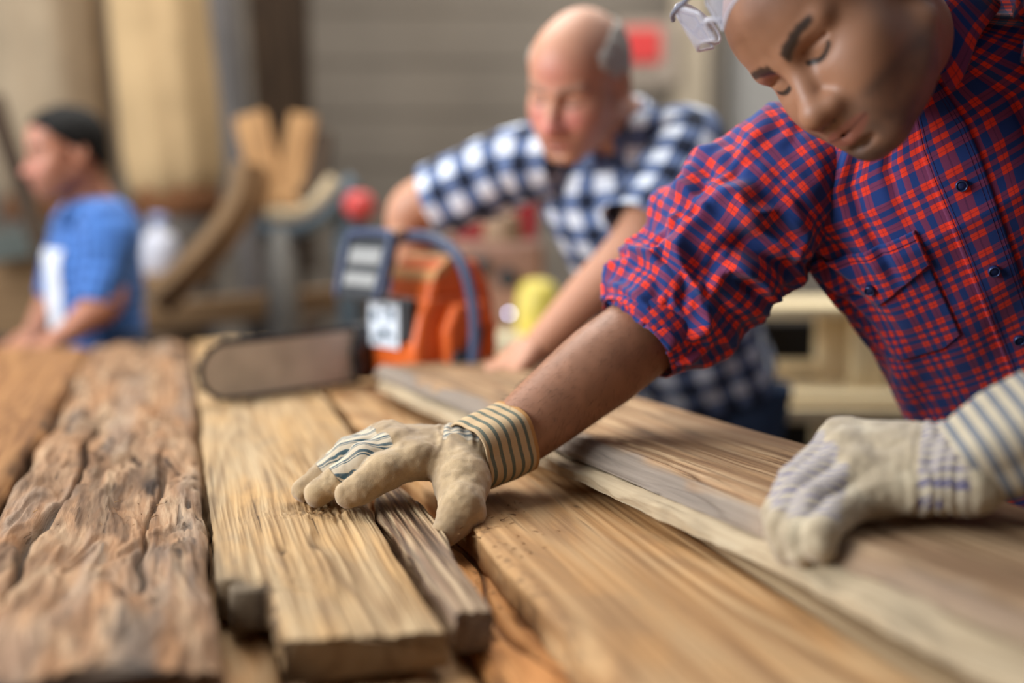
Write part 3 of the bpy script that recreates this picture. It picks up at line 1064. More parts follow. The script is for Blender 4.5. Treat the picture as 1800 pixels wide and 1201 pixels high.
def head_sdf(p, neck, nr=.056, wide=1.0, jaw=1.0, brow=1.0):
    """Head in its own frame: x right, y forward, z up, eyes at z=0. neck: list of (point, radius) going down."""
    ax = np.abs(p[:, 0]) / wide
    q = np.stack([ax, p[:, 1], p[:, 2]], 1)          # mirrored half
    d = s_ell(p, (0, -.014, .030), (.0745 * wide, .096, .088))
    d = smin(d, s_ell(p, (0, .030, .040), (.066 * wide * brow, .066 * (.5 + .5 * brow), .064 * brow)), .02)
    d = smin(d, s_ell(p, (0, .034, -.030), (.061 * wide, .058, .074)), .02)
    d = smin(d, s_ell(p, (0, .038, -.072), (.056 * wide * jaw, .052, .041)), .02)
    d = smin(d, s_cone(q, (.054 * jaw, .000, -.052), (.016, .076, -.098), .017, .014), .028)
    d = smin(d, s_ell(p, (0, .078, -.100), (.026, .019, .017)), .018)
    d = smin(d, s_sphere(q, (.043, .054, -.026), .022), .034)
    # brow ridge, sockets, lids
    d = smin(d, s_cone(q, (.010, .0885, .0175), (.044 * (.4 + .6 * brow), .074, .0205), .010, .009), .012)
    d = smax(d, -s_ell(q, (.032, .099, -.001), (.019, .016, .0125)), .012)
    d = smin(d, s_ell(q, (.0315, .0725, -.001), (.0165, .0135, .0125)), .005)
    # fold above the lid
    d = smax(d, -s_cone(q, (.020, .0875, .0075), (.044, .0800, .0055), .0010, .0010), .004)
    # cheeks beside the nose
    d = smin(d, s_ell(q, (.028, .072, -.045), (.022, .020, .026)), .03)
    # nose
    d = smin(d, s_cone(p, (0, .0860, .010), (0, .1100, -.036), .0085, .0125), .014)
    d = smin(d, s_ell(p, (0, .1140, -.0415), (.0155, .0140, .0125)), .011)
    d = smin(d, s_ell(q, (.0150, .1010, -.0450), (.0100, .0130, .0100)), .011)
    d = smax(d, -s_ell(q, (.0075, .1070, -.0570), (.0042, .0065, .0040)), .003)
    # mouth
    d = smin(d, s_ell(p, (0, .079, -.070), (.034, .0255, .027)), .020)
    d = smin(d, s_cone(q, (.0245, .0880, -.0712), (.004, .1015, -.0685), .0040, .0060), .005)
    d = smin(d, s_cone(q, (.021, .0890, -.0765), (.000, .1000, -.0805), .0046, .0078), .005)
    d = smax(d, -s_cone(q, (.0285, .0860, -.0715), (.000, .1070, -.0745), .0012, .0018), .0035)
    d = smax(d, -s_ell(p, (0, .1015, -.0925), (.018, .006, .004)), .006)
    # ears
    er = np.array([[.96, .25, 0], [-.25, .96, .0], [0, 0, 1]])
    ear = s_ell(q, (.0770, -.016, -.008), (.0075, .0185, .030), er.T)
    ear = smax(ear, -s_ell(q, (.0860, -.013, -.004), (.006, .0105, .018), er.T), .005)
    d = smin(d, ear, .006)
    a, ra = neck[0]
    for b, rb in neck[1:]:
        d = smin(d, s_cone(p, a, b, ra, rb), .022)
        a, ra = b, rb
    return d


def head_colors(v, base, lip, brow, stub=.3, flush=None, browk=1.0):
    u = np.abs(v[:, 0]); y = v[:, 1]; z = v[:, 2]
    c = np.tile(np.array(base[:3]), (len(v), 1))
    n = fbm(v[:, 0] * 40, y * 40, z * 40, 7, 3)

    def blend(c, m, col):
        m = np.clip(m, 0, 1)[:, None]
        return c * (1 - m) + np.array(col[:3]) * m
    if flush is not None:
        m = np.exp(-((u - .035) / .022) ** 2 - ((z + .03) / .022) ** 2) + np.exp(-(u / .014) ** 2 - ((z + .038) / .018) ** 2) + .6 * np.exp(-(u / .04) ** 2 - ((z - .05) / .03) ** 2)
        c = blend(c, .7 * m * (y > .02), flush)
    # stubble
    m = sstep(-.045, -.062, z) * sstep(.0, .03, y) * (1 - .8 * np.exp(-(u / .022) ** 2 - ((z + .075) / .010) ** 2))
    c = blend(c, stub * m * (.8 + .4 * n), (.05, .045, .045))
    # lids a little darker, lips
    m = np.exp(-((u - .031) / .016) ** 2 - ((z - .001) / .011) ** 2) * (y > .05)
    c = blend(c, .25 * m, tuple(x * .45 for x in base[:3]))
    m = sstep(1.15, .85, (u / .031) ** 2 + ((z + .0755 - .1 * u) / .0100) ** 2) * (y > .07)
    c = blend(c, .75 * m, lip)
    m = np.exp(-((z + .0745 - .10 * u) / .0014) ** 2) * sstep(.033, .029, u) * (y > .07)
    c = blend(c, .7 * m, tuple(x * .25 for x in lip[:3]))
    # nostrils
    m = np.exp(-((u - .007) / .0045) ** 2 - ((z + .0555) / .0032) ** 2 - ((y - .106) / .008) ** 2)
    c = blend(c, .8 * m, (.02, .01, .008))
    # brows
    t = np.clip((u - .010) / .046, 0, 1)
    zb = .0170 + .0105 * np.sin(np.minimum(t * 1.1, 1.25) * 1.55) - .002 * t
    th = (.0068 * (1 - t) + .0034 * t) * (1 + .25 * noise(v[:, 0] * 220, z * 160, 0, 5))
    m = sstep(1.5, .55, np.abs(z - zb) / th) * sstep(.008, .013, u) * sstep(.058, .052, u) * (y > .03)
    c = blend(c, .93 * browk * m, brow)
    # lash line of the lowered lid
    k = 1 - ((u - .0315) / .0160) ** 2
    zl = -.0015 - .0062 * np.clip(k, 0, 1)
    m = sstep(1.4, .6, np.abs(z - zl) / .0026) * (k > 0) * (y > .05)
    c = blend(c, .95 * browk * m, (.012, .009, .008))
    return c


HL = lambda y: np.interp(y, [-.13, -.07, -.03, .005, .035, .06, .085, .11], [-.055, -.048, -.012, .012, .034, .066, .090, .098])


def hair_mesh(parent, Rm, o, mat, h=.004, thick=.008, bald=False, seed=1, wide=1.0, rise=0.0):
    def f(p):
        p = p / np.array([wide, 1, 1], p.dtype)
        d = s_ell(p, (0, -.014, .030), (.0745, .096, .088))
        d = smin(d, s_ell(p, (0, .030, .036), (.066, .064, .062)), .02)
        d = smin(d, s_ell(p, (0, -.055, -.03), (.055, .045, .05)), .02)
        q = d - thick - .0025 * noise(p[:, 0] * 90, p[:, 1] * 90, p[:, 2] * 90, seed)
        q = smax(q, (HL(p[:, 1]) + rise * sstep(-.03, .03, p[:, 1]) + .004 * noise(p[:, 0] * 70, p[:, 1] * 70, p[:, 2] * 0, seed) - p[:, 2]).astype(p.dtype), .006)
        if bald:
            q = smax(q, p[:, 2] - (.088 - .02 * sstep(-.03, .05, p[:, 1])).astype(p.dtype), .012)
            q = smax(q, p[:, 1] - .048, .01)
        return smax(q, -(d + .004), .003)
    V, Q = surface_nets(f, (-.12, -.14, -.09), (.12, .12, .15), h)
    return mesh_obj('hair', V @ Rm.T + o, Q, mat, parent)


class Torso:
    """Shirt body: rings along the spine; S(phi, t, off) gives surface points, phi=0 is the front centre, + to the wearer's right."""

    def __init__(self, hip, neck, right, front, prof, wr, bend=(0, 0, 0)):
        self.hip, self.neck = np.asarray(hip, float), np.asarray(neck, float)
        ax = self.neck - self.hip
        self.L = np.linalg.norm(ax)
        self.a = ax / self.L
        r = np.asarray(right, float); r = nrm(r - self.a * (r @ self.a) * .55)
        f = np.asarray(front, float); f = nrm(f - r * (f @ r)); f = nrm(f - self.a * (f @ self.a) * .6)
        self.r, self.f = r, f
        self.prof = np.asarray(prof, float)     # t, half width, half depth, forward shift
        self.wr = wr
        self.bend = np.asarray(bend, float)

    def raw(self, phi, t):
        pr = self.prof
        a, b, s = (np.interp(t, pr[:, 0], pr[:, i]) for i in (1, 2, 3))
        k = .86
        c, sn = np.cos(phi), np.sin(phi)
        c2 = np.sign(c) * np.abs(c) ** k; s2 = np.sign(sn) * np.abs(sn) ** k
        ctr = self.hip + t[..., None] * (self.neck - self.hip) + (np.sin(np.pi * np.clip(t, 0, 1)))[..., None] * self.bend + s[..., None] * self.f
        return ctr + (a * s2)[..., None] * self.r + (b * c2)[..., None] * self.f, ctr

    def S(self, phi, t, off=0.0):
        phi, t = np.broadcast_arrays(np.asarray(phi, float), np.asarray(t, float))
        p, ctr = self.raw(phi, t)
        e = 1e-3
        pu, _ = self.raw(phi + e, t); pv, _ = self.raw(phi, t + e)
        n = nrm(np.cross(pu - p, pv - p))
        sg = np.sign(((p - ctr) * n).sum(-1, keepdims=True)); n = n * np.where(sg == 0, 1, sg)
        return p + n * (self.wr(phi, t) + off)[..., None]

    def uv(self, phi, t):
        return np.stack([phi * .165, t * self.L], -1)

    def mesh(self, n, m, t0=0.0, t1=1.0):
        t = np.linspace(t0, t1, n)[:, None]; ph = np.linspace(-np.pi, np.pi, m + 1)[None, :]
        V = self.S(ph, t)
        uv = self.uv(*np.broadcast_arrays(ph, t))
        F = grid_faces(n, m + 1)
        return V.reshape(-1, 3), F, uv.reshape(-1, 2)

    def patch(self, phs, ts, off, thick=.0016):
        """Cloth patch over a (rows, cols) grid of phi, t; closed with a rim that sinks into the shirt."""
        V = self.S(phs, ts, off * np.ones(np.shape(phs)))
        n, m = phs.shape
        uv = self.uv(phs, ts)
        low = self.S(phs, ts, (off - thick * 2.2) * np.ones(np.shape(phs)))
        rim = np.r_[np.arange(m), np.arange(1, n) * m + m - 1, (n - 1) * m + np.arange(m - 2, -1, -1), np.arange(n - 2, 0, -1) * m]
        F = grid_faces(n, m).tolist()
        V = V.reshape(-1, 3)
        k = len(V)
        V2 = low.reshape(-1, 3)[rim]
        for i in range(len(rim)):
            j = (i + 1) % len(rim)
            F.append([int(rim[j]), int(rim[i]), k + i, k + j])
        uv = uv.reshape(-1, 2)
        return np.vstack([V, V2]), F, np.vstack([uv, uv[rim]])


def outward(V, F, ctr):
    """Flip all faces if they point inwards on the whole."""
    Fa = F if isinstance(F, np.ndarray) else np.array([f[:4] for f in F if len(f) == 4])
    n = np.cross(V[Fa[:, 2]] - V[Fa[:, 0]], V[Fa[:, 3]] - V[Fa[:, 1]])
    c = V[Fa].mean(1)
    if (n * (c - np.asarray(ctr))).sum() < 0:
        return F[:, ::-1] if isinstance(F, np.ndarray) else [f[::-1] for f in F]
    return F


def sleeve(name, pts, rad, mat, parent, disp, n=120, m=96, ref=(0, 0, 1), flat=1.0, rolled=None, sub=None):
    C = spline(pts, n)
    r = np.interp(np.linspace(0, 1, n), np.linspace(0, 1, len(rad)), rad)
    V, F, uv = tube(C, r, m, ref, flat, cap=False, disp=disp)
    # close the seam in the UVs: repeat the first column
    a = np.arange(n)[:, None] * m + np.r_[np.arange(m), 0][None, :]
    V = V[a.ravel()]
    s = np.r_[0, np.cumsum(np.linalg.norm(np.diff(C, axis=0), axis=1))]
    ang = np.linspace(0, 2 * np.pi, m + 1)
    uv = np.stack([np.broadcast_to(ang * .07, (n, m + 1)), np.broadcast_to(s[:, None], (n, m + 1))], -1).reshape(-1, 2)
    F = grid_faces(n, m + 1)[:, ::-1]
    o = mesh_obj(name, V, F, mat, parent, uv=uv)
    sol = o.modifiers.new('cloth', 'SOLIDIFY'); sol.thickness = .0015; sol.offset = -1
    return o, C


def finger(p, js, rs, k=.006):
    d = None
    for i in range(len(js) - 1):
        c = s_cone(p, js[i], js[i + 1], rs[i], rs[i + 1])
        d = c if d is None else smin(d, c, k)
    return d


def glove(parent, mat, fingers, thumb, wrist, wr, h, up, cloth, strap, seed=1, palm_r=.018, web=None):
    """fingers: four (joints, radii), first = index. Attributes: reg>0 cloth panels, str stripe coordinate, dirt."""
    up = nrm(up)
    mcp = np.array([f[0][0] for f in fingers])
    allp = np.vstack([np.vstack([f[0] for f in fingers]), thumb[0], [wrist]])
    lo, hi = allp.min(0) - .05, allp.max(0) + .05

    def parts(p):
        fs = [finger(p, *f) for f in fingers]
        th = finger(p, *thumb, k=.010)
        pm = None
        for i, m in enumerate(mcp):
            c = s_cone(p, wrist + (m - mcp.mean(0)) * .45, m, wr, palm_r if i < 3 else palm_r * .95)
            pm = c if pm is None else smin(pm, c, .014)
        for i in range(3):
            pm = smin(pm, s_cone(p, mcp[i], mcp[i + 1], palm_r, palm_r), .01)
        if web is not None:
            pm = smin(pm, s_cone(p, web[0], web[1], web[2], web[3]), .014)
        return fs, th, pm

    def f(p):
        fs, th, pm = parts(p)
        d = fs[0]
        for g in fs[1:]: d = smin(d, g, .0022)
        d = smin(d, pm, .010)
        d = smin(d, th, .011)
        w = .0011 * noise(p[:, 0] * 55, p[:, 1] * 55, p[:, 2] * 55, seed) + .0007 * noise(p[:, 0] * 150, p[:, 1] * 150, p[:, 2] * 150, seed + 2)
        # fabric gathers across the back of the hand
        t = (p - wrist) @ nrm(mcp.mean(0) - wrist)
        w = w + .0011 * np.sin(t * 520 + 3 * noise(p[:, 0] * 40, p[:, 1] * 40, 0, seed + 3)) * sstep(.035, .015, np.abs(t - .018)) * sstep(-.004, .006, th - pm)
        return (d - w).astype(np.float32)
    V, Q = surface_nets(f, lo, hi, h)
    N = vnormals(V, Q)
    fs, th, pm = parts(V.astype(np.float32))
    e1 = nrm(mcp.mean(0) - wrist)
    e2 = nrm((mcp[0] - mcp[3]) - e1 * ((mcp[0] - mcp[3]) @ e1))
    t = (V - wrist) @ e1 / np.linalg.norm(mcp.mean(0) - wrist)      # 0 wrist, 1 knuckles
    lat = (V - mcp.mean(0)) @ e2
    upn = N @ up
    dist = np.stack(fs + [th, pm], 1)
    which = dist.argmin(1)
    # along-finger position, 0 knuckle .. 1 tip
    ft = np.zeros(len(V))
    for i, (js, rs) in enumerate(fingers):
        js = np.asarray(js)
        sel = which == i
        L = np.r_[0, np.cumsum(np.linalg.norm(np.diff(js, axis=0), axis=1))]
        best = np.full(sel.sum(), 1e9); val = np.zeros(sel.sum())
        for k in range(len(js) - 1):
            a, b = js[k], js[k + 1]; ab = b - a
            u = np.clip((V[sel] - a) @ ab / (ab @ ab), 0, 1)
            dd = np.linalg.norm(V[sel] - a - u[:, None] * ab, axis=1)
            z = dd < best
            best[z] = dd[z]; val[z] = (L[k] + u[z] * (L[k + 1] - L[k])) / L[-1]
        ft[sel] = val
    reg, st = cloth(V, N, which, ft, t, lat, upn)
    dirt = np.clip(.22 + .5 * fbm(V[:, 0] * 30, V[:, 1] * 30, V[:, 2] * 30, seed + 6, 3), 0, .4) * (reg < 0)
    return mesh_obj('glove', V, Q, mat, parent, attrs={'reg': reg, 'str': st, 'dirt': dirt})


def cuff(parent, C, rad, mat, ref, flat=.9, n=40, m=64, seed=0):
    C = spline(C, n)
    r = np.interp(np.linspace(0, 1, n), np.linspace(0, 1, len(rad)), rad)
    def dsp(a, s):
        return .0022 * np.cos(5 * a + 1.3) + .0012 * noise(np.cos(a) * 3, np.sin(a) * 3, s * 40, seed)
    V, F, uv = tube(C, r, m, ref, flat, cap=False, disp=dsp)
    o = mesh_obj('cuff', V, F, mat, parent, uv=uv)
    sol = o.modifiers.new('cloth', 'SOLIDIFY'); sol.thickness = .0025; sol.offset = -1
    return o


def button(parent, c, n, r, mats, name='button'):
    prof = [(0.0005, .0028), (r * .62, .0028), (r * .66, .0022), (r * .72, .0022), (r * .78, .0034), (r * .93, .0030), (r, .0012), (r, -.002), (.0005, -.002)]
    v, f = lathe(prof[::-1], 28, c, n)
    b = mesh_obj(name, v, f, mats[0], parent)
    a = np.linspace(0, 2 * np.pi, 29)[:-1]
    z = nrm(n); x = nrm(np.cross(z, (0, 0, 1))); y = np.cross(z, x)
    R = np.asarray(c) + z * .0034 + r * .86 * (np.cos(a)[:, None] * x + np.sin(a)[:, None] * y)
    R = np.vstack([R, R[:1]])
    v, f, _ = tube(R, .0007, 6, ref=z, cap=False)
    mesh_obj('rim', v, f, mats[1], b)
    return b


def legs(parent, hip, right, fwd, mat, mboot, split=.09, knee=.03):
    right = np.array([right[0], right[1], 0.]); right = nrm(right)
    fwd = np.array([fwd[0], fwd[1], 0.]); fwd = nrm(fwd)
    parts = []
    for sd in (-1, 1):
        a = np.array([hip[0], hip[1], hip[2]]) + right * split * sd
        foot = np.array([hip[0], hip[1], .09]) + right * (split + .05) * sd
        kn = (a + foot) / 2 + fwd * knee
        C = spline([a + np.array([0, 0, .03]), a - np.array([0, 0, .12]), kn, foot], 40)
        r = np.interp(np.linspace(0, 1, 40), [0, .2, .5, 1], [.105, .10, .072, .062])
        v, f, _ = tube(C, r, 28, ref=fwd, disp=lambda A, s: .004 * noise(np.cos(A) * 3, np.sin(A) * 3, s * 14, 5))
        parts.append((v, f))
        b = []
        for k in range(9):
            u = k / 8
            c0 = foot + fwd * (-.08 + .27 * u) + np.array([0, 0, -.09])
            wdt = .048 * math.sin(min(1, (u + .08) * 1.4) * 1.57) * (1 if u < .85 else .8)
            ht = .115 - .075 * sstep(.35, .8, u)
            ring = [c0 + right * wdt * math.cos(x) + np.array([0, 0, max(0, ht * (.5 + .55 * math.sin(x)))]) for x in np.linspace(0, 2 * np.pi, 17)[:-1]]
            b.append(ring)
        bv = np.array(b).reshape(-1, 3)
        bf = grid_faces(9, 16, True).tolist() + [list(range(16)), list(range(128, 144))[::-1]]
        mesh_obj('boot', bv, bf, mboot, parent)
    # seat
    v, f, _ = tube(spline([hip + np.array([0, 0, -.06]), hip, hip + np.array([0, 0, .10])], 12), [.10, .15, .16, .16, .16, .16, .16, .16, .158, .156, .154, .150], 40, ref=right, flat=.72)
    parts.append((v, f))
    V, F = join(*parts)
    mesh_obj('trousers', V, F, mat, parent)


# ================================================= the man in the red and blue check shirt
man = empty('person', (.72, 1.62, 0))
tag(man, 'man in red and blue checked shirt and work gloves leaning over the planks', 'person')

SEQ = [(.31, 0), (.48, 1), (.60, 0), (.71, 1), (.83, 0), (1.0, 1)]
RED, NAVY, PURP = srgb(248, 64, 42), srgb(34, 62, 128), srgb(126, 58, 96)
M_RED = plaid('red_blue_check', SEQ, SEQ, (NAVY, PURP, RED), .0525, thin=[.38, .91])

HR0 = np.array([[-0.3722, -0.5762, -0.7276], [0.7935, -0.6042, 0.0726], [-0.4815, -0.5503, 0.6821]])
_ya = math.radians(8.0)
_f = HR0[:, 1] * math.cos(_ya) + HR0[:, 0] * math.sin(_ya)
HR = np.stack([np.cross(_f, HR0[:, 2]), _f, HR0[:, 2]], 1)
hf_, hu_ = HR[:, 1], HR[:, 2]
HS = 1.09                                   # size of this head over the standard one
HO = np.array([0, 0, HC]) + (np.array([.340, 1.2236, 1.5425]) - np.array([0, 0, HC])) * 1.028
HO = HO + HR0 @ (np.array([-.018, .090, -.04]) * HS) - HR @ (np.array([-.018, .090, -.04]) * HS)
neckb = P(1590, 82, 1.355)
hipc = P(1870, 830, 1.64)
rs = P(1335, 300, 1.46)
rgt = nrm(rs - (2 * neckb - rs))          # wearer's right
frt = nrm(np.cross(neckb - hipc, rgt))
if frt[1] > 0: frt = -frt


def wr_main(phi, t):
    u = phi * .165; v = t * .62
    f1 = .0065 * noise(u * 16 + 1.2 * noise(u * 6, v * 5, 0, 3), v * 3.2, 0, 211)
    f2 = .0055 * noise((u + v * .5) * 20, (v - u * .5) * 6, 0, 212)
    arm = np.exp(-((phi - 1.25) / .5) ** 2 - ((t - .72) / .16) ** 2)
    f3 = .0085 * arm * np.sin((v * .8 - u * 1.1) * 95 + 2.5 * noise(u * 9, v * 9, 0, 213))
    col = np.exp(-((np.abs(phi) - .35) / .22) ** 2 - ((t - .88) / .08) ** 2)
    f4 = -.006 * col * np.maximum(0, np.cos((u - .045) * 120)) ** 3
    low = sstep(.45, .15, t)
    f4 = f4 - .007 * np.exp(-((u - .085 - .05 * (v - .5)) / .006) ** 2) * sstep(.66, .76, t) * sstep(.95, .85, t) + .004 * np.exp(-((u - .10 - .05 * (v - .5)) / .010) ** 2) * sstep(.62, .76, t)
    f5 = .005 * low * noise(u * 14 + v * 9, v * 7 - u * 5, 0, 214)
    return f1 + f2 + f3 + f4 + f5


PROF = [(0, .165, .115, .0), (.2, .158, .112, .005), (.4, .165, .116, .010), (.6, .178, .122, .012), (.74, .192, .124, .010), (.83, .208, .112, .004),
        (.88, .200, .100, .0), (.94, .138, .083, -.002), (.98, .098, .072, -.004), (1.01, .076, .066, -.004), (1.03, .069, .063, -.004)]
PROF = np.array(PROF) * np.array([1, 1.05, 1.05, 1.05])
TM = Torso(hipc, neckb, rgt, frt, PROF, wr_main, bend=frt * -.01)
shirt_V, shirt_F, shirt_uv = TM.mesh(300, 320, -.02, 1.03)
shirt_F = outward(shirt_V, shirt_F, (hipc + neckb) / 2)
shirt = mesh_obj('shirt', shirt_V, shirt_F, M_RED, man, uv=shirt_uv)
shirt['label'] = 'red and blue checked snap-button shirt'

# placket, pocket, flap, buttons
M_SNAP = plain('snap_blue_enamel', srgb(34, 52, 100), .35, .2, .1)
M_RIM = plain('snap_rim_metal', srgb(70, 84, 120), .35, .6, .1)
pw = .0165 / .165
ph, tt_ = np.meshgrid(np.linspace(-pw, pw, 16), np.linspace(.0, .985, 200))
v, f, uv = TM.patch(ph, tt_, .0022)
uv[:, 0] += .019
f = outward(v, f, (hipc + neckb) / 2)
plk = mesh_obj('placket', v, f, M_RED, shirt, uv=uv)
M_SEAM = fabric('stitch_thread', srgb(70, 44, 84))
for e in (-.80, -.62, .62, .80):
    C = TM.S(np.full(160, pw * e), np.linspace(.02, .98, 160), np.full(160, .0024))
    v, f, _ = tube(C, .00028, 5, ref=frt)
    mesh_obj('seam', v, f, M_SEAM, shirt)
for t_b in (.80, .635, .475, .32, .16):
    c = TM.S(np.array(.0), np.array(t_b), np.array(.0034)); c2 = TM.S(np.array(.0), np.array(t_b), np.array(.01))
    button(shirt, c, c2 - c, .0070, (M_SNAP, M_RIM))
# breast pocket on the wearer's right
PU0, PU1, PT0, PT1 = .28, 1.12, .525, .765
ph, tt_ = np.meshgrid(np.linspace(PU0, PU1, 60), np.linspace(PT0, PT1, 70))
cut = .020 * np.clip(np.abs((ph - PU0) / (PU1 - PU0) - .5) * 2 - .62, 0, 1) / .38
tt2 = np.maximum(tt_, PT0 + cut)
v, f, uv = TM.patch(ph, tt2, .0024)
f = outward(v, f, (hipc + neckb) / 2)
uv[:, 0] += .013; uv[:, 1] += .008
pocket = mesh_obj('breast_pocket', v, f, M_RED, shirt, uv=uv)
ph, tn = np.meshgrid(np.linspace(PU0 - .012, PU1 + .012, 60), np.linspace(0, 1, 30))
k = 1 - np.abs((ph - PU0) / (PU1 - PU0) - .5) * 2
bot = PT1 - .062 - .042 * np.clip(k, 0, 1)
tt_ = bot + (PT1 + .004 - bot) * tn
v, f, uv = TM.patch(ph, tt_, .0056, .0022)
f = outward(v, f, (hipc + neckb) / 2)
uv[:, 0] += .030; uv[:, 1] += .021
flap = mesh_obj('pocket_flap', v, f, M_RED, shirt, uv=uv)
pc = (PU0 + PU1) / 2
c = TM.S(np.array(pc), np.array(PT1 - .066), np.array(.0068)); c2 = TM.S(np.array(pc), np.array(PT1 - .066), np.array(.012))
button(shirt, c, c2 - c, .0068, (M_SNAP, M_RIM))
C = TM.S(np.linspace(PU0, PU1, 80), np.full(80, PT1 - .010), np.full(80, .0060))
v, f, _ = tube(C, .00045, 5, ref=frt); mesh_obj('seam', v, f, M_SEAM, shirt)
# collar: stand and turned-down leaves
phs = np.linspace(.12, 2 * np.pi - .12, 130)
fr = np.exp(-((np.minimum(phs, 2 * np.pi - phs) - .12) / .35) ** 2)
rows = []
for (dr, dz_) in ((.0, -.012), (-.002, .012), (-.001, .030), (.004, .036), (.011, .033), (.019, .018), (.028, .000), (.036, -.014)):
    e = max(0, dr - .011) / .025
    t_c = 1.012
    base, ctr = TM.raw(phs, np.full(130, t_c))
    out = nrm(base - ctr)
    tilt = (-.006 + .012 * np.cos(phs))
    rows.append(base + out * (dr + .012 * e * fr)[:, None] + TM.a * ((dz_ + tilt) - .030 * e * fr)[:, None] + TM.f * (.012 * e * fr)[:, None])
cv = np.array(rows).reshape(-1, 3)
cuv = np.stack([np.broadcast_to(phs * .09, (8, 130)), np.broadcast_to((np.arange(8) * .011)[:, None], (8, 130))], -1).reshape(-1, 2)
col = mesh_obj('collar', cv, grid_faces(8, 130), M_RED, shirt, uv=cuv)
sol = col.modifiers.new('cloth', 'SOLIDIFY'); sol.thickness = .002
sb = col.modifiers.new('smooth', 'SUBSURF'); sb.levels = 1; sb.render_levels = 1


# right sleeve, rolled above the elbow crease
def d_sl(a, s):
    w = a + .7 * noise(np.cos(a) * 1.5, np.sin(a) * 1.5, s * 9, 221)
    g = sstep(.05, .16, s)
    f1 = .0040 * g * np.sin(s * 110 + 1.7 * np.sin(a + .6) + 3.2 * noise(np.cos(a) * 1.6, np.sin(a) * 1.6, s * 7, 222))
    f2 = .0085 * (.35 + g) * noise(np.cos(w) * 1.9 + s * 8, np.sin(w) * 1.9, s * 26, 223)
    f3 = .004 * (1 - g) * np.sin(a * 5 + s * 30)
    rg_ = 1 - 2 * np.abs(noise(np.cos(w) * 1.4 + s * 5, np.sin(w) * 1.4 - s * 4, s * 17, 226))
    f3 = f3 + .015 * g * np.sign(rg_) * np.abs(rg_) ** 1.5
    r2_ = 1 - 2 * np.abs(noise(np.cos(w) * 2.2 + s * 9, np.sin(w) * 2.2, s * 38, 227))
    f3 = f3 + .0060 * g * r2_
    f4 = .0028 * noise(np.cos(w) * 6, np.sin(w) * 6, s * 55, 224)
    return f1 + f2 + f3 + f4


sl_pts = [P(1465, 265, 1.45), P(1375, 325, 1.46), P(1285, 415, 1.47), P(1205, 515, 1.478), P(1126, 591, 1.470)]
slv, slC = sleeve('sleeve', sl_pts, [.070, .090, .096, .092, .088, .086, .082, .074, .060], M_RED, shirt, d_sl, 220, 160, ref=(.2, 1, -.6))


def d_roll(a, s):
    return .0016 * noise(np.cos(a) * 4, np.sin(a) * 4, s * 60, 231) + .0035 * np.cos(2 * a + 1) + .003 * np.sin(np.clip(s / .05, 0, 1) * np.pi)


e0, e1_ = P(1168, 556, 1.478), P(1120, 595, 1.468)
sleeve('rolled_cuff', [e0, (e0 + e1_) / 2, e1_], [.068, .070, .069, .066], M_RED, shirt, d_roll, 50, 120, ref=(.2, 1, -.6))
# left sleeve, mostly outside the picture
ls = 2 * neckb - rs
wl = P(1772, 792, 1.045)
el = P(2110, 600, 1.06)
sleeve('sleeve', [ls + np.array([-.04, 0, .0]), ls + np.array([.03, -.01, -.06]), (ls + el) / 2 + np.array([.02, 0, -.02]), el, el * .72 + wl * .28], [.095, .085, .076, .070, .06], M_RED, shirt, d_sl, 120, 80, ref=(0, -1, .2))

# body: head, neck and arms
nl = [((0, -.022, -.050), .056), ((neckb + TM.a * .02 - HO) @ HR / HS, .056), ((neckb - TM.a * .08 - HO) @ HR / HS, .075)]
hv, hq = surface_nets(lambda p: head_sdf(p, nl, wide=1.08, brow=1.13), (-.20, -.25, -.26), (.14, .14, .135), .0017)
SK = srgb(164, 117, 89)
hc = head_colors(hv, SK, srgb(148, 88, 74), srgb(20, 15, 13), .58)
wristR, elbR = P(893, 776, 1.405), P(1170, 552, 1.482)
aC = spline([P(850, 795, 1.390), wristR, wristR * .55 + elbR * .45, elbR, P(1270, 420, 1.45), rs], 90)
av, af, _ = tube(aC, np.interp(np.linspace(0, 1, 90), [0, .16, .3, .45, .6, .8, 1], [.027, .0335, .043, .0515, .050, .046, .04]), 48, ref=(0, -1, .2), flat=1.08)
lC = spline([P(1730, 815, 1.05), wl, (wl + el) / 2, el, (el + ls) / 2, ls], 60)
lv, lf, _ = tube(lC, np.interp(np.linspace(0, 1, 60), [0, .2, .4, .6, 1], [.028, .032, .043, .047, .055]), 32, ref=(0, -1, .2))
an = fbm(av[:, 0] * 60, av[:, 1] * 60, av[:, 2] * 60, 9, 3)
acol = np.array(srgb(156, 110, 84)[:3])[None] * (1 + .12 * an[:, None])
lcol = np.tile(np.array(srgb(156, 110, 84)[:3]), (len(lv), 1))
V, F = join((hv * HS @ HR.T + HO, hq), (av, af), (lv, lf))
mesh_obj('body', V, F, M_SKIN, man, attrs={'col': np.vstack([hc, acol, lcol])})
M_HAIR = fabric('dark_short_hair', srgb(24, 19, 17), .5, 400, .7)
hair_mesh(man, HR * HS, HO, M_HAIR, .0035, .005, wide=1.12, rise=.03)

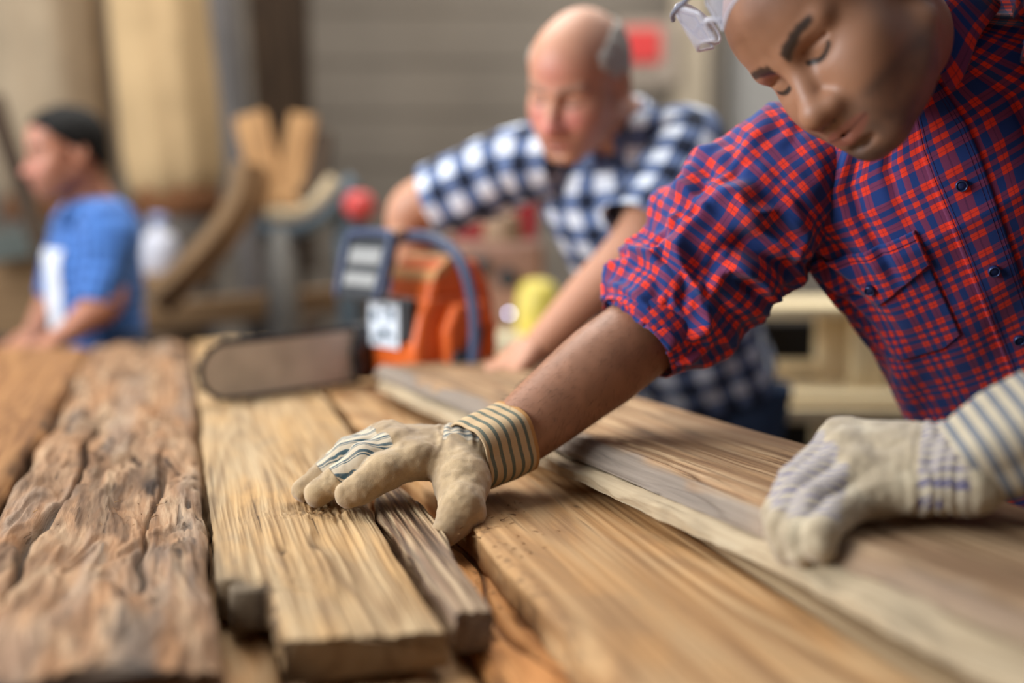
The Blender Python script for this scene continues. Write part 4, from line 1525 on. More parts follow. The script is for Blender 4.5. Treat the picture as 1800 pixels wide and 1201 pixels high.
# fine dark hairs on the forearm
rg = np.random.default_rng(4)
T_, N_, B_ = frames(aC, (0, -1, .2))
hp = []
for i in range(1500):
    j = rg.integers(16, 52); a = rg.uniform(0, 6.28)
    dirn = math.cos(a) * N_[j] + 1.08 * math.sin(a) * B_[j]
    r = np.interp(j / 89, [0, .16, .3, .45, .6], [.027, .0335, .043, .0515, .052])
    p0 = aC[j] + dirn * r + T_[j] * rg.uniform(-.004, .004)
    ln = rg.uniform(.006, .013)
    g = nrm(-T_[j] * .9 + dirn * .35 + np.array([0, 0, -.3]) + rg.normal(size=3) * .25)
    C = np.stack([p0 - dirn * .001, p0 + g * ln * .5 + dirn * .0012, p0 + g * ln])
    vv, ff, _ = tube(C, np.array([.00011, .00009, .00003]), 3, ref=dirn, cap=False)
    hp.append((vv, ff))
V, F = join(*hp)
ah = mesh_obj('arm_hair', V, F, M_HAIR, man); ah['kind'] = 'stuff'

M_JEANS = fabric('blue_denim', srgb(58, 74, 100), .2)
M_BOOT = fabric('boot_leather', srgb(70, 50, 34), .2, rough=.6)
legs(man, np.array([hipc[0], hipc[1], .93]), (1, -.3, 0), (-.3, -1, 0), M_JEANS, M_BOOT)

# ---- gloves
M_GL1 = glove_mat('glove_suede_tan', srgb(192, 163, 122), srgb(208, 190, 162), srgb(54, 80, 88), srgb(120, 96, 66))
M_GL2 = glove_mat('glove_suede_cream', srgb(202, 186, 156), srgb(190, 176, 152), srgb(66, 68, 126), srgb(140, 122, 100))
M_CUFF1 = band_mat('cuff_striped_tan', srgb(204, 176, 138), srgb(108, 114, 102), .0130, .36, .066, srgb(196, 146, 92))
M_CUFF2 = band_mat('cuff_striped_grey', srgb(194, 180, 156), srgb(112, 118, 128), .0150, .42, .20, srgb(196, 146, 92))

Rf = [([P(735, 806, 1.352), P(676, 829, 1.336), P(638, 857, 1.330), P(612, 871, 1.328)], [.0235, .0225, .0190, .0160]),
      ([P(703, 784, 1.372), P(640, 806, 1.356), P(590, 848, 1.350), P(559, 868, 1.347)], [.0190, .0185, .0175, .0160]),
      ([P(683, 772, 1.392), P(614, 798, 1.378), P(564, 842, 1.372), P(535, 862, 1.368)], [.0185, .0175, .0165, .0150]),
      ([P(676, 768, 1.414), P(615, 790, 1.402), P(580, 820, 1.396), P(558, 838, 1.392)], [.0170, .0160, .0150, .0140])]
Rt = ([P(800, 808, 1.372), P(812, 846, 1.335), P(813, 896, 1.292), P(783, 936, 1.270)], [.032, .0325, .0250, .0170])


def cloth_R(V, N, which, ft, t, lat, upn):
    on_back = (upn - .18) * 6
    fing = np.minimum(on_back, np.minimum((.74 - ft) * 8, 9))
    fing = np.where((which >= 1) & (which <= 3), fing, -1.0)
    fing = np.minimum(fing, (t - .97) * 30)
    el = np.minimum(on_back, np.minimum((.40 - t) * 12, (t + .1) * 12))
    el = np.where(which == 5, el, -1.0)
    el = np.minimum(el, (.030 - lat) * 90)
    reg = np.maximum(fing, el)
    return reg, lat + .0018 * noise(V[:, 0] * 60, V[:, 1] * 60, V[:, 2] * 60, 77)


gl = glove(man, M_GL1, Rf, Rt, P(822, 803, 1.388), .032, .0016, (.05, -.15, 1), cloth_R, None, seed=3,
           web=(P(800, 815, 1.380), P(745, 812, 1.350), .024, .016))
gl['label'] = 'tan suede work glove with blue-green striped cloth back gripping the stick'
c_a, c_b = P(822, 806, 1.372), P(903, 772, 1.412)
cuff(gl, [c_a, c_a * .5 + c_b * .5, c_b], [.0455, .048, .049, .0495, .0495], M_CUFF1, (0, -1, .3), .92, seed=2)

Lf = [([P(1480, 772, 1.150), P(1400, 846, 1.110), P(1372, 905, 1.085), P(1374, 948, 1.068)], [.0185, .0178, .0165, .0150]),
      ([P(1492, 795, 1.120), P(1398, 872, 1.072), P(1376, 930, 1.050), P(1386, 968, 1.040)], [.0182, .0172, .0165, .0150]),
      ([P(1510, 832, 1.088), P(1428, 888, 1.052), P(1404, 938, 1.030), P(1410, 972, 1.026)], [.0175, .0168, .0160, .0148]),
      ([P(1535, 870, 1.066), P(1470, 905, 1.040), P(1442, 938, 1.016), P(1442, 962, 1.010)], [.0170, .0165, .0160, .0150])]
Lt = ([P(1640, 800, 1.13), P(1580, 815, 1.20), P(1530, 835, 1.24), P(1500, 850, 1.25)], [.024, .022, .019, .015])


def cloth_L(V, N, which, ft, t, lat, upn):
    on_back = (upn + .12) * 6
    fing = np.minimum(on_back, (.80 - ft) * 8)
    fing = np.where((which >= 0) & (which <= 3), fing, -1.0)
    fing = np.minimum(fing, (t - 1.00) * 30)
    el = np.minimum(on_back, np.minimum((.36 - t) * 12, (t + .1) * 12))
    el = np.where(which == 5, el, -1.0)
    reg = np.maximum(fing, el)
    return reg, lat + .002 * noise(V[:, 0] * 50, V[:, 1] * 50, V[:, 2] * 50, 79)


gl2 = glove(man, M_GL2, Lf, Lt, P(1690, 822, 1.066), .031, .0018, (-.1, -.45, 1), cloth_L, None, seed=8, palm_r=.0205)
gl2['label'] = 'cream suede work glove with violet striped cloth back holding the boards'
c_a, c_b = P(1692, 822, 1.064), P(1850, 742, 1.045)
cuff(gl2, [c_a, c_a * .5 + c_b * .5, c_b], [.040, .046, .050, .052, .053], M_CUFF2, (0, -1, .3), .95, seed=6)

# ================================================= other people
def simple_head(parent, o, fwd, up, base, lip, brow, flush, stub, hairmat, bald, neckpts, size=1.0, h=.0034, wide=1.0, bodyparts=(), bodycol=None, hthick=.010):
    f_ = nrm(np.asarray(fwd, float)); u_ = np.asarray(up, float); u_ = nrm(u_ - f_ * (u_ @ f_))
    R = np.stack([np.cross(f_, u_), f_, u_], 1)
    nl = [((0, -.022, -.050), .056)] + [((np.asarray(q) - o) @ R / size, r / size) for q, r in neckpts]
    hv, hq = surface_nets(lambda p: head_sdf(p, nl, wide=wide), (-.19, -.24, -.27), (.19, .14, .135), h)
    hc = head_colors(hv, base, lip, brow, stub, flush, browk=.8)
    V, F = join((hv * size @ R.T + o, hq), *bodyparts)
    cols = np.vstack([hc, np.tile(np.array(bodycol[:3]), (len(V) - len(hv), 1))])
    mesh_obj('body', V, F, M_SKIN, parent, attrs={'col': cols})
    hair_mesh(parent, R * size, o, hairmat, .0045, hthick, bald, wide=wide)
    return R


def hand_part(wrist, dirn, up, size=1.0, h=.004):
    """Bare hand, palm down: palm and five fingers grown from the wrist."""
    d = nrm(dirn); u = np.asarray(up, float); u = nrm(u - d * (u @ d)); r = np.cross(d, u)
    W = np.asarray(wrist)
    L = lambda a, b, c: W + (d * a + r * b + u * c) * size
    fs = []
    for i, (b, ln) in enumerate(((-.030, .072), (-.010, .080), (.011, .074), (.030, .058))):
        m = L(.085, b, .008)
        fs.append(([m, L(.085 + ln * .45, b * 1.25, .012), L(.085 + ln * .78, b * 1.35, .002), L(.085 + ln, b * 1.38, -.010)], [.0105, .0098, .009, .0075]))
    th = ([L(.015, -.025, .0), L(.050, -.052, -.006), L(.078, -.066, -.010), L(.100, -.070, -.014)], [.015, .0125, .0115, .009])

    def f(p):
        dd = s_ell(p, L(.048, 0, .004), (.050 * size, .043 * size, .019 * size), np.stack([d, r, u], 1))
        dd = smin(dd, s_cone(p, L(-.02, 0, 0), L(.03, 0, 0), .026 * size, .026 * size), .02)
        for js, rr in fs:
            dd = smin(dd, finger(p, js, [x * size for x in rr], .004), .004)
        dd = smin(dd, finger(p, th[0], [x * size for x in th[1]], .006), .008)
        return dd.astype(np.float32)
    allp = np.vstack([np.vstack([x[0] for x in fs]), th[0], [W]])
    return surface_nets(f, allp.min(0) - .05, allp.max(0) + .05, h)


def wr_soft(seed):
    def w(phi, t):
        u = phi * .165; v = t * .6
        return .006 * noise(u * 12, v * 6, 0, seed) + .004 * noise((u + v) * 18, (v - u) * 8, 0, seed + 1)
    return w


def d_soft(seed):
    return lambda a, s: .007 * noise(np.cos(a) * 1.6, np.sin(a) * 1.6, s * 18, seed) + .003 * noise(np.cos(a) * 4, np.sin(a) * 4, s * 40, seed + 1)


def make_collar(T, mat, parent, wid=.9):
    phs = np.linspace(.15, 2 * np.pi - .15, 60)
    fr = np.exp(-((np.minimum(phs, 2 * np.pi - phs) - .15) / .4) ** 2)
    rows = []
    for (dr, dz_) in ((.0, -.01), (-.001, .022), (.006, .032), (.018, .014), (.034, -.014)):
        e = max(0, dr - .006) / .028
        base, ctr = T.raw(phs, np.full(60, 1.01))
        out = nrm(base - ctr)
        rows.append(base + out * (dr + .01 * e * fr)[:, None] + T.a * (dz_ - .028 * e * fr)[:, None])
    v = np.array(rows).reshape(-1, 3)
    uv = np.stack([np.broadcast_to(phs * .09, (5, 60)), np.broadcast_to((np.arange(5) * .015)[:, None], (5, 60))], -1).reshape(-1, 2)
    c = mesh_obj('collar', v, grid_faces(5, 60), mat, parent, uv=uv)
    s_ = c.modifiers.new('cloth', 'SOLIDIFY'); s_.thickness = .002


# ---- older man in the white and blue check shirt
SEQ2 = [(.52, 1), (1.0, 0)]
M_CHK = plaid('white_navy_check', SEQ2, SEQ2, (srgb(28, 36, 56), srgb(104, 122, 160), srgb(232, 238, 248)), .066, weave=False)
om = empty('person', (.42, 2.72, 0))
tag(om, 'balding older man in white and navy checked shirt leaning on the planks behind the chainsaw', 'person')
nb2 = P(1078, 228, 2.30); hip2 = P(1238, 690, 2.62)
rs2, ls2 = P(905, 292, 2.37), P(1205, 262, 2.24)
rg2 = nrm(rs2 - ls2)
ft2 = nrm(np.cross(nb2 - hip2, rg2)); ft2 = ft2 if ft2[1] < 0 else -ft2
PROF2 = [(0, .175, .130, .0), (.25, .172, .135, .01), (.5, .178, .135, .01), (.74, .190, .130, .008), (.84, .195, .115, .004), (.90, .172, .098, .0), (.95, .125, .082, -.002), (1.0, .078, .066, -.004), (1.03, .070, .062, -.004)]
T2 = Torso(hip2, nb2, rg2, ft2, PROF2, wr_soft(301))
v, f, uv = T2.mesh(120, 140, .05, 1.03)
sh2 = mesh_obj('shirt', v, outward(v, f, (hip2 + nb2) / 2), M_CHK, om, uv=uv)
sh2['label'] = 'white and navy checked short-sleeved shirt'
ph, tt_ = np.meshgrid(np.linspace(-.10, .10, 6), np.linspace(.0, .97, 60))
v, f, uv = T2.patch(ph, tt_, .003)
mesh_obj('placket', v, outward(v, f, (hip2 + nb2) / 2), M_CHK, sh2, uv=uv)
make_collar(T2, M_CHK, sh2)
eR2, eL2 = P(722, 372, 2.45), P(1118, 432, 2.12)
hR2, hL2 = P(745, 590, 2.55), P(945, 612, 2.10)
sleeve('sleeve', [P(980, 285, 2.33), rs2, P(835, 322, 2.405), P(765, 352, 2.44)], [.07, .082, .084, .082, .080], M_CHK, sh2, d_soft(311), 60, 48, ref=(.2, 1, -.6))
sleeve('sleeve', [P(1120, 255, 2.28), ls2, P(1170, 340, 2.17), P(1124, 408, 2.12)], [.07, .082, .080, .076, .074], M_CHK, sh2, d_soft(321), 60, 48, ref=(.2, 1, -.6))
for k, t_b in enumerate((.9, .76, .62, .48)):
    c = T2.S(np.array(.0), np.array(t_b), np.array(.004)); c2 = T2.S(np.array(.0), np.array(t_b), np.array(.01))
    v, f = lathe([(.0005, -.001), (.0055, -.001), (.0055, .0015), (.0005, .002)], 12, c, c2 - c)
    mesh_obj('button', v, f, M_LBL, sh2)
SK2 = srgb(206, 150, 120)
aR = tube(spline([rs2, (rs2 + eR2) / 2, eR2, (eR2 + hR2) / 2, hR2], 50), np.interp(np.linspace(0, 1, 50), [0, .4, .5, .7, 1], [.05, .052, .052, .045, .030]), 24, ref=(.2, 1, -.6))[:2]
aL = tube(spline([ls2, (ls2 + eL2) / 2, eL2, (eL2 + hL2) / 2, hL2], 50), np.interp(np.linspace(0, 1, 50), [0, .4, .5, .7, 1], [.05, .052, .052, .046, .031]), 24, ref=(.2, 1, -.6))[:2]
hdL = hand_part(hL2, np.array([-.13, -.02, -.075]), (0, 0, 1), 1.08)
hdR = hand_part(hR2, np.array([-.05, -.05, -.10]), (0, -1, .4), 1.0)
ho2 = P(1018, 142, 2.15)
M_GREYHAIR = fabric('grey_cropped_hair', srgb(182, 174, 164), .2, 300, .8)
simple_head(om, ho2, (-.50, -.74, -.45), (-.10, -.42, .90), SK2, srgb(176, 104, 96), srgb(150, 124, 108), srgb(214, 118, 112), .10, M_GREYHAIR, True,
            [(nb2 + T2.a * .02, .060), (nb2 - T2.a * .08, .085)], 1.10, bodyparts=(aR, aL, hdL, hdR), bodycol=SK2, hthick=.006)
legs(om, np.array([hip2[0], hip2[1], .92]), (1, -.3, 0), (-.4, -1, 0), M_JEANS, M_BOOT)

# ---- man in blue at the far left
bm_ = empty('person', P(170, 640, 3.2) * np.array([1, 1, 0]))
tag(bm_, 'dark-haired man in open blue shirt over white tee at the far left', 'person')
M_BLUE = plaid('blue_fine_check', [(.55, 1), (1.0, 0)], [(.6, 1), (1.0, 0)], (srgb(44, 78, 132), srgb(62, 104, 172), srgb(84, 132, 204)), .034, weave=False)
nb3 = P(164, 372, 3.12); hip3 = P(186, 690, 3.18)
r3 = nrm(np.array([-.60, .80, 0.0]))          # his right side is turned away
f3 = nrm(np.array([-.80, -.60, 0.0]))
PROF3 = [(0, .165, .122, .0), (.25, .162, .125, .005), (.5, .172, .130, .01), (.74, .188, .130, .008), (.84, .195, .115, .004), (.90, .172, .098, .0), (.95, .125, .082, -.002), (1.0, .078, .066, -.004), (1.03, .070, .062, -.004)]
PROF3 = np.array(PROF3) * np.array([1, .92, .88, 1])
T3 = Torso(hip3, nb3, r3, f3, PROF3, wr_soft(331))
v, f, uv = T3.mesh(100, 120, -.15, 1.03)
sh3 = mesh_obj('shirt', v, outward(v, f, (hip3 + nb3) / 2), M_BLUE, bm_, uv=uv)
sh3['label'] = 'blue checked shirt with rolled sleeves, worn open'
M_TEE = fabric('white_tee', srgb(226, 228, 236), .05)
ph, tt_ = np.meshgrid(np.linspace(-.42, .5, 16), np.linspace(-.14, .80, 60))
v, f, uv = T3.patch(ph, tt_, .006)
tee = mesh_obj('tee_shirt', v, outward(v, f, (hip3 + nb3) / 2), M_TEE, bm_)
make_collar(T3, M_BLUE, sh3)
ls3 = P(196, 412, 3.02); eL3 = P(186, 528, 2.98); hL3 = P(118, 588, 2.93)
rs3 = P(140, 408, 3.3); eR3 = P(100, 520, 3.34); hR3 = P(60, 590, 3.26)
sleeve('sleeve', [P(178, 392, 3.06), ls3, (ls3 + eL3) / 2, eL3 + np.array([-.02, 0, -.01])], [.07, .078, .072, .066, .062], M_BLUE, sh3, d_soft(341), 50, 40, ref=(1, .5, 0))
sleeve('sleeve', [P(150, 392, 3.2), rs3, (rs3 + eR3) / 2, eR3], [.07, .078, .072, .066, .062], M_BLUE, sh3, d_soft(345), 50, 40, ref=(1, .5, 0))
SK3 = srgb(188, 128, 100)
aL = tube(spline([ls3, (ls3 + eL3) / 2, eL3, (eL3 + hL3) / 2, hL3], 50), np.interp(np.linspace(0, 1, 50), [0, .4, .5, .7, 1], [.05, .05, .049, .043, .030]), 24, ref=(1, .5, 0))[:2]
aR = tube(spline([rs3, (rs3 + eR3) / 2, eR3, (eR3 + hR3) / 2, hR3], 50), np.interp(np.linspace(0, 1, 50), [0, .4, .5, .7, 1], [.05, .05, .049, .043, .030]), 24, ref=(1, .5, 0))[:2]
hdL = hand_part(hL3, np.array([-.16, -.04, -.08]), (0, 0, 1), 1.0)
hdR = hand_part(hR3, np.array([-.12, -.10, -.08]), (0, 0, 1), 1.0)
ho3 = P(116, 268, 3.05)
M_HAIR3 = fabric('black_short_hair', srgb(22, 20, 18), .4, 300, .7)
simple_head(bm_, ho3, (-.78, -.60, -.14), (-.05, 0, 1), SK3, srgb(160, 90, 84), srgb(30, 22, 18), srgb(200, 128, 112), .35, M_HAIR3, False,
            [(nb3 + T3.a * .02, .058), (nb3 - T3.a * .08, .08)], .97, bodyparts=(aL, aR, hdL, hdR), bodycol=SK3, hthick=.011)
legs(bm_, np.array([hip3[0], hip3[1], .92]), r3, f3, M_JEANS, M_BOOT)

# ================================================= safety glasses on the forehead
gl_o = HO
GH = lambda x, y, z: HR @ (np.array([x, y, z]) * HS) + gl_o
M_CLR = clear_plastic('clear_polycarbonate', srgb(196, 196, 210), .30)
M_CLR2 = clear_plastic('clear_plastic_rim', srgb(214, 212, 222), .62)
M_FRM = plain('glasses_smoke_grey', srgb(120, 124, 140), .3, 0, .1)
sg = empty('safety_glasses', GH(0, .11, .08))
tag(sg, 'clear plastic safety glasses pushed up on the forehead', 'safety glasses')


def lens(sgn):
    n, m = 18, 26
    R_ = []
    for i in range(n):
        for j in range(m):
            u = j / (m - 1); w = i / (n - 1)
            x = sgn * (.008 + .066 * u)
            h_ = (.046 - .012 * (1 - u) ** 2 * 1.5) * (1 - .35 * max(0, u - .75) * 4 * .6)
            z0 = .082 + .012 * math.sin(u * 3.1)
            zz = z0 + h_ * (w - .2)
            y = .121 - .030 * u ** 2.2 - .020 * max(0, u - .7) / .3 - .35 * (zz - .085)
            R_.append(GH(x, y, zz))
    V = np.array(R_)
    F = grid_faces(n, m)
    return V, F


for sgn in (-1, 1):
    v, f = lens(sgn)
    o = mesh_obj('lens', v, f, M_CLR, sg)
    s_ = o.modifiers.new('thick', 'SOLIDIFY'); s_.thickness = .0022
    # rim bead round the lens
    V2 = v.reshape(18, 26, 3)
    ring = np.vstack([V2[0], V2[1:, -1], V2[-1, -2::-1], V2[-2:0:-1, 0], V2[0, :1]])
    tv, tf, _ = tube(ring, .0016, 8, ref=hf_, cap=False)
    mesh_obj('rim', tv, tf, M_CLR2, o)
    # side shield and temple
    C = spline([GH(sgn * .076, .074, .100), GH(sgn * .086, .050, .100), GH(sgn * .0905, .01, .080), GH(sgn * .0905, -.05, .055), GH(sgn * .082, -.085, .025)], 40)
    tv, tf, _ = tube(C, .0030, 8, ref=hu_, flat=.6)
    mesh_obj('temple', tv, tf, M_FRM, sg)
    ph = np.linspace(0, 2 * np.pi, 33)[:-1]
    c0 = GH(sgn * .076, .064, .104)
    ex, ez = nrm(GH(sgn * .088, .03, .10) - GH(sgn * .070, .085, .106)), hu_
    ring = np.array([c0 + ex * .022 * math.cos(a) + ez * .031 * math.sin(a) for a in ph])
    nrm_ = nrm(np.cross(ex, ez))
    V3 = np.vstack([ring, ring * .5 + c0 * .5 + nrm_ * .002 * sgn, [c0]])
    F3 = []
    for i in range(32):
        j = (i + 1) % 32
        F3 += [[i, j, 32 + j, 32 + i], [32 + i, 32 + j, 64]]
    o2 = mesh_obj('side_shield', V3, F3, M_CLR, sg)
    s_ = o2.modifiers.new('thick', 'SOLIDIFY'); s_.thickness = .002
    tv, tf, _ = tube(np.vstack([ring, ring[:1]]), .0018, 8, ref=nrm_, cap=False)
    mesh_obj('shield_rim', tv, tf, M_CLR2, o2)
C = spline([GH(-.072, .086, .124), GH(-.045, .102, .126), GH(0, .108, .122), GH(.045, .102, .126), GH(.072, .086, .124)], 40)
tv, tf, _ = tube(C, .0028, 8, ref=hu_)
mesh_obj('brow_bar', tv, tf, M_FRM, sg)
C = spline([GH(-.010, .118, .084), GH(0, .122, .094), GH(.010, .118, .084)], 14)
tv, tf, _ = tube(C, .0030, 8, ref=hu_)
mesh_obj('nose_bridge', tv, tf, M_CLR2, sg)

# ================================================= background of the workshop
def put(name, label, cat, VF, mat, group=None, smooth=False):
    o = mesh_obj(name, VF[0], VF[1], mat, smooth=smooth)
    return tag(o, label, cat, group)


# dust-collector bags hanging on the left
M_BAG = fabric('dust_bag_canvas', srgb(204, 172, 128), .12, 5)
M_BAG2 = fabric('dust_bag_canvas_grey', srgb(170, 150, 124), .14, 5)
M_STRAP = fabric('dust_bag_band', srgb(118, 78, 50), .15, 20)
for (x, d, r, lean, mat, who, y0) in ((105, 4.3, .215, .05, M_BAG2, 'grey-tan dust collector bag behind the man in blue', 352), (312, 4.2, .172, .045, M_BAG, 'tan dust collector bag beside the steel pipe', 345), (-105, 4.4, .17, .05, M_BAG, 'dust collector bag cut by the left edge of the picture', 360)):
    b0 = P(x, y0, d)
    bg = empty('dust_bag', b0); tag(bg, who, 'dust bag', 'dust collector bags')
    n = 40
    zz = np.linspace(0, 2.2, n)
    C = np.stack([b0[0] - lean * zz * 1.2, np.full(n, b0[1]), b0[2] + zz], 1)
    rr = r * (1 + .05 * np.sin(zz * 1.6 + .4)) * (1 - .16 * np.exp(-zz / .05))
    v, f, _ = tube(C, rr, 48, ref=(0, -1, 0), disp=lambda a, s: .010 * noise(np.cos(a) * 2.2, np.sin(a) * 2.2, s * 1.6, 401) + .006 * np.cos(a * 9 + 1))
    mesh_obj('bag', v, f, mat, bg)
    C = np.stack([b0[0] + .0 * zz[:4], np.full(4, b0[1]), b0[2] + np.array([-.07, -.05, -.01, .03])], 1)
    v, f, _ = tube(C, [r * .90, r * .93, r * .93, r * .90], 40, ref=(0, -1, 0))
    mesh_obj('clamp_band', v, f, M_STRAP, bg)
    C = np.stack([np.full(5, b0[0]), np.full(5, b0[1]), np.linspace(b0[2] - .32, b0[2] - .06, 5)], 1)
    v, f, _ = tube(C, np.linspace(r * .75, r * .86, 5), 40, ref=(0, -1, 0))
    mesh_obj('collector_drum', v, f, plain('drum_grey_steel', srgb(112, 104, 96), .6, .2), bg)
    for k in range(3):
        a = k * 2.1 + .4
        C = np.array([[b0[0] + r * .7 * math.cos(a), b0[1] + r * .7 * math.sin(a), 0], [b0[0] + r * .6 * math.cos(a), b0[1] + r * .6 * math.sin(a), b0[2] - .30]])
        v, f, _ = tube(np.linspace(C[0], C[1], 3), .02, 8, ref=(1, 0, 0))
        mesh_obj('leg', v, f, M_CHN, bg)

M_PIPE = plain('pipe_galvanised', srgb(92, 86, 82), .85, 0, .15, 6)
a, b = P(428, 330, 3.9), P(372, -160, 3.9)
a = b + (a - b) * (b[2] / (b[2] - a[2]))
v, f, _ = tube(np.linspace(a, b, 8), .048, 20, ref=(0, -1, 0)); put('steel_pipe', 'leaning grey steel pipe beside the tan dust bag', 'pipe', (v, f), M_PIPE, smooth=True)
M_DKW = wood('dark_stored_timber', srgb(92, 72, 52), srgb(66, 50, 36), srgb(36, 28, 22), 20.0)
M_TAN = wood('stored_timber_tan', srgb(206, 160, 108), srgb(170, 126, 80), srgb(118, 84, 54), 21.0)
M_TAN2 = wood('stored_timber_brown', srgb(166, 132, 94), srgb(134, 104, 72), srgb(92, 70, 50), 22.0)


def beam(name, label, cat, p0, p1, wdt, th, mat, group=None, facing=(0, -1, 0)):
    p0, p1 = np.asarray(p0, float), np.asarray(p1, float)
    x = nrm(p1 - p0); y = np.asarray(facing, float); y = nrm(y - x * (y @ x)); z = np.cross(x, y)
    ln = np.linalg.norm(p1 - p0)
    V, F = bbox((ln / 2, 0, 0), (ln, th, wdt), .006)
    o = mesh_obj(name, V, F, mat, smooth=False)
    m = Matrix(((x[0], y[0], z[0], p0[0]), (x[1], y[1], z[1], p0[1]), (x[2], y[2], z[2], p0[2]), (0, 0, 0, 1)))
    o.matrix_world = m
    return tag(o, label, cat, group) if label else o


beam('stored_board', 'dark board leaning at the back, right of the steel pipe', 'board', P(505, 520, 4.8), P(462, -120, 4.8), .17, .03, M_DKW)
beam('stored_board', 'darkest narrow board against the back wall', 'board', P(535, 480, 5.0), P(520, -120, 5.0), .10, .03, M_DKW)
beam('timber_offcut', 'tan timber offcut leaning left in the V-shaped pair', 'timber', P(482, 366, 3.485), P(440, 205, 3.56), .10, .05, M_TAN)
beam('timber_offcut', 'tan timber offcut leaning right in the V-shaped pair', 'timber', P(505, 366, 3.485), P(535, 205, 3.56), .085, .05, M_TAN)
beam('timber_offcut', 'short dark timber offcut beside the V-shaped pair', 'timber', P(545, 356, 3.49), P(560, 235, 3.56), .09, .05, M_DKW)
# bent timber
pts = spline([P(440, 290, 3.45), P(428, 350, 3.45), P(385, 420, 3.44), P(330, 480, 3.43), P(278, 532, 3.43)], 40)
v, f, _ = tube(pts, .052, 4, ref=(0, -1, .0)); put('bent_timber', 'curved tan bent timber rib behind the man in blue', 'timber', (v, f), plain('bent_ash', srgb(150, 118, 82), .8, 0, .18, 12))
# steel trestle table with curved arm
M_BG = plain('machine_blue_grey', srgb(96, 112, 122), .5, .2, .15, 10)
sm_ = empty('bending_jig', P(500, 640, 3.5) * np.array([1, 1, 0])); tag(sm_, 'blue-grey steel bending jig with pale wooden tray', 'machine')
pts = spline([P(455, 398, 3.5), P(520, 402, 3.5), P(570, 375, 3.5), P(625, 318, 3.5)], 30)
v, f, _ = tube(pts, .030, 12, ref=(0, -1, 0)); mesh_obj('arm', v, f, M_BG, sm_)
pts = spline([P(470, 375, 3.48), P(525, 375, 3.48), P(565, 350, 3.48), P(592, 318, 3.48)], 24)
v, f, _ = tube(pts, .030, 4, ref=(0, -1, 0)); mesh_obj('tray', v, f, plain('pale_tray', srgb(196, 176, 142), .8), sm_)
a = P(495, 400, 3.5); v, f, _ = tube(np.linspace(a, [a[0], a[1], .0], 6), .050, 4, ref=(0, -1, 0)); mesh_obj('leg', v, f, plain('post_grey', srgb(132, 128, 120), .7), sm_)
a = P(600, 345, 3.55); v, f, _ = tube(np.linspace(a, [a[0] + .05, a[1], .0], 6), .028, 12, ref=(0, -1, 0)); mesh_obj('leg', v, f, M_BG, sm_)
# far sawhorse rail
beam('rail', 'brown timber rail across the far sawhorses behind the chainsaw bar', 'timber', P(235, 560, 3.7), P(660, 520, 3.9), .085, .06, M_TAN2)
for i, px in enumerate((300, 520)):
    sh = empty('sawhorse', P(px, 600, 3.8) * np.array([1, 1, 0])); tag(sh, ('sawhorse under the brown rail, nearer the man in blue', 'sawhorse under the brown rail, nearer the chainsaw')[i], 'sawhorse')
    c = P(px, 576 - 12 * i, 3.8)
    v, f = bbox(c + np.array([0, 0, -.055]), (.10, .5, .08), .004); mesh_obj('top_beam', v, f, M_DKW, sh, False)
    for sx in (-1, 1):
        for sy in (-1, 1):
            v, f, _ = tube(np.linspace(c + np.array([.03 * sx, .2 * sy, -.07]), [c[0] + .15 * sx, c[1] + .22 * sy, 0], 3), .035, 4, ref=(0, 1, .01)); mesh_obj('leg', v, f, M_DKW, sh, False)
# plastic jug and cloth behind the man in blue
M_JUG = plain('jug_blue_white', srgb(156, 172, 216), .4, 0, .1)
c = P(282, 480, 3.9)
jg = empty('plastic_jug', c); tag(jg, 'pale blue plastic jug behind the man in blue', 'jug')
v, f = lathe([(.001, 0), (.055, 0), (.062, .01), (.062, .10), (.05, .13), (.022, .15), (.022, .17)], 24, c); mesh_obj('jug_body', v, f, plain('jug_white', srgb(206, 206, 216), .4), jg)
v, f = lathe([(.001, .168), (.026, .168), (.026, .20), (.001, .20)], 20, c); mesh_obj('cap', v, f, M_JUG, jg)
v, f = bbox(c + np.array([0, 0, -.02]), (.30, .25, .04), .004); put('shelf_board', 'small board carrying the pale blue jug', 'board', (v, f), M_TAN2)
v, f, _ = tube(np.array([[c[0], c[1] + .05, 0], [c[0], c[1] + .05, c[2] - .04]]), .05, 4, ref=(0, 1, 0)); put('shelf_post', 'timber post under the jug board', 'post', (v, f), M_DKW)
# low shelf at the far left
beam('storage_rail', 'grey-green rail behind the man in blue at the left edge', 'rail', P(-60, 445, 3.9), P(150, 410, 4.0), .10, .08, plain('rail_grey_green', srgb(92, 98, 92), .7))
for px_ in (-40, 125):
    q_ = P(px_, 470, 4.14)
    v, f = bbox((q_[0], q_[1] + .02, .56), (.07, .05, 1.12), .004); put('rack_post', 'timber post of the left rack, ' + ('beside the left edge' if px_ < 0 else 'behind the man in blue'), 'post', (v, f), M_DKW)
beam('storage_board', 'broad brown board below the rail at the left edge', 'board', P(-80, 520, 4.1), P(120, 520, 4.1), .30, .04, M_TAN2)
a = P(-15, 170, 3.8); b = P(62, 400, 3.8)
b = a + (b - a) * (a[2] / (a[2] - b[2]))
beam('stored_board', 'dark slanting brace in front of the left dust bags', 'board', b, a, .06, .05, M_DKW)

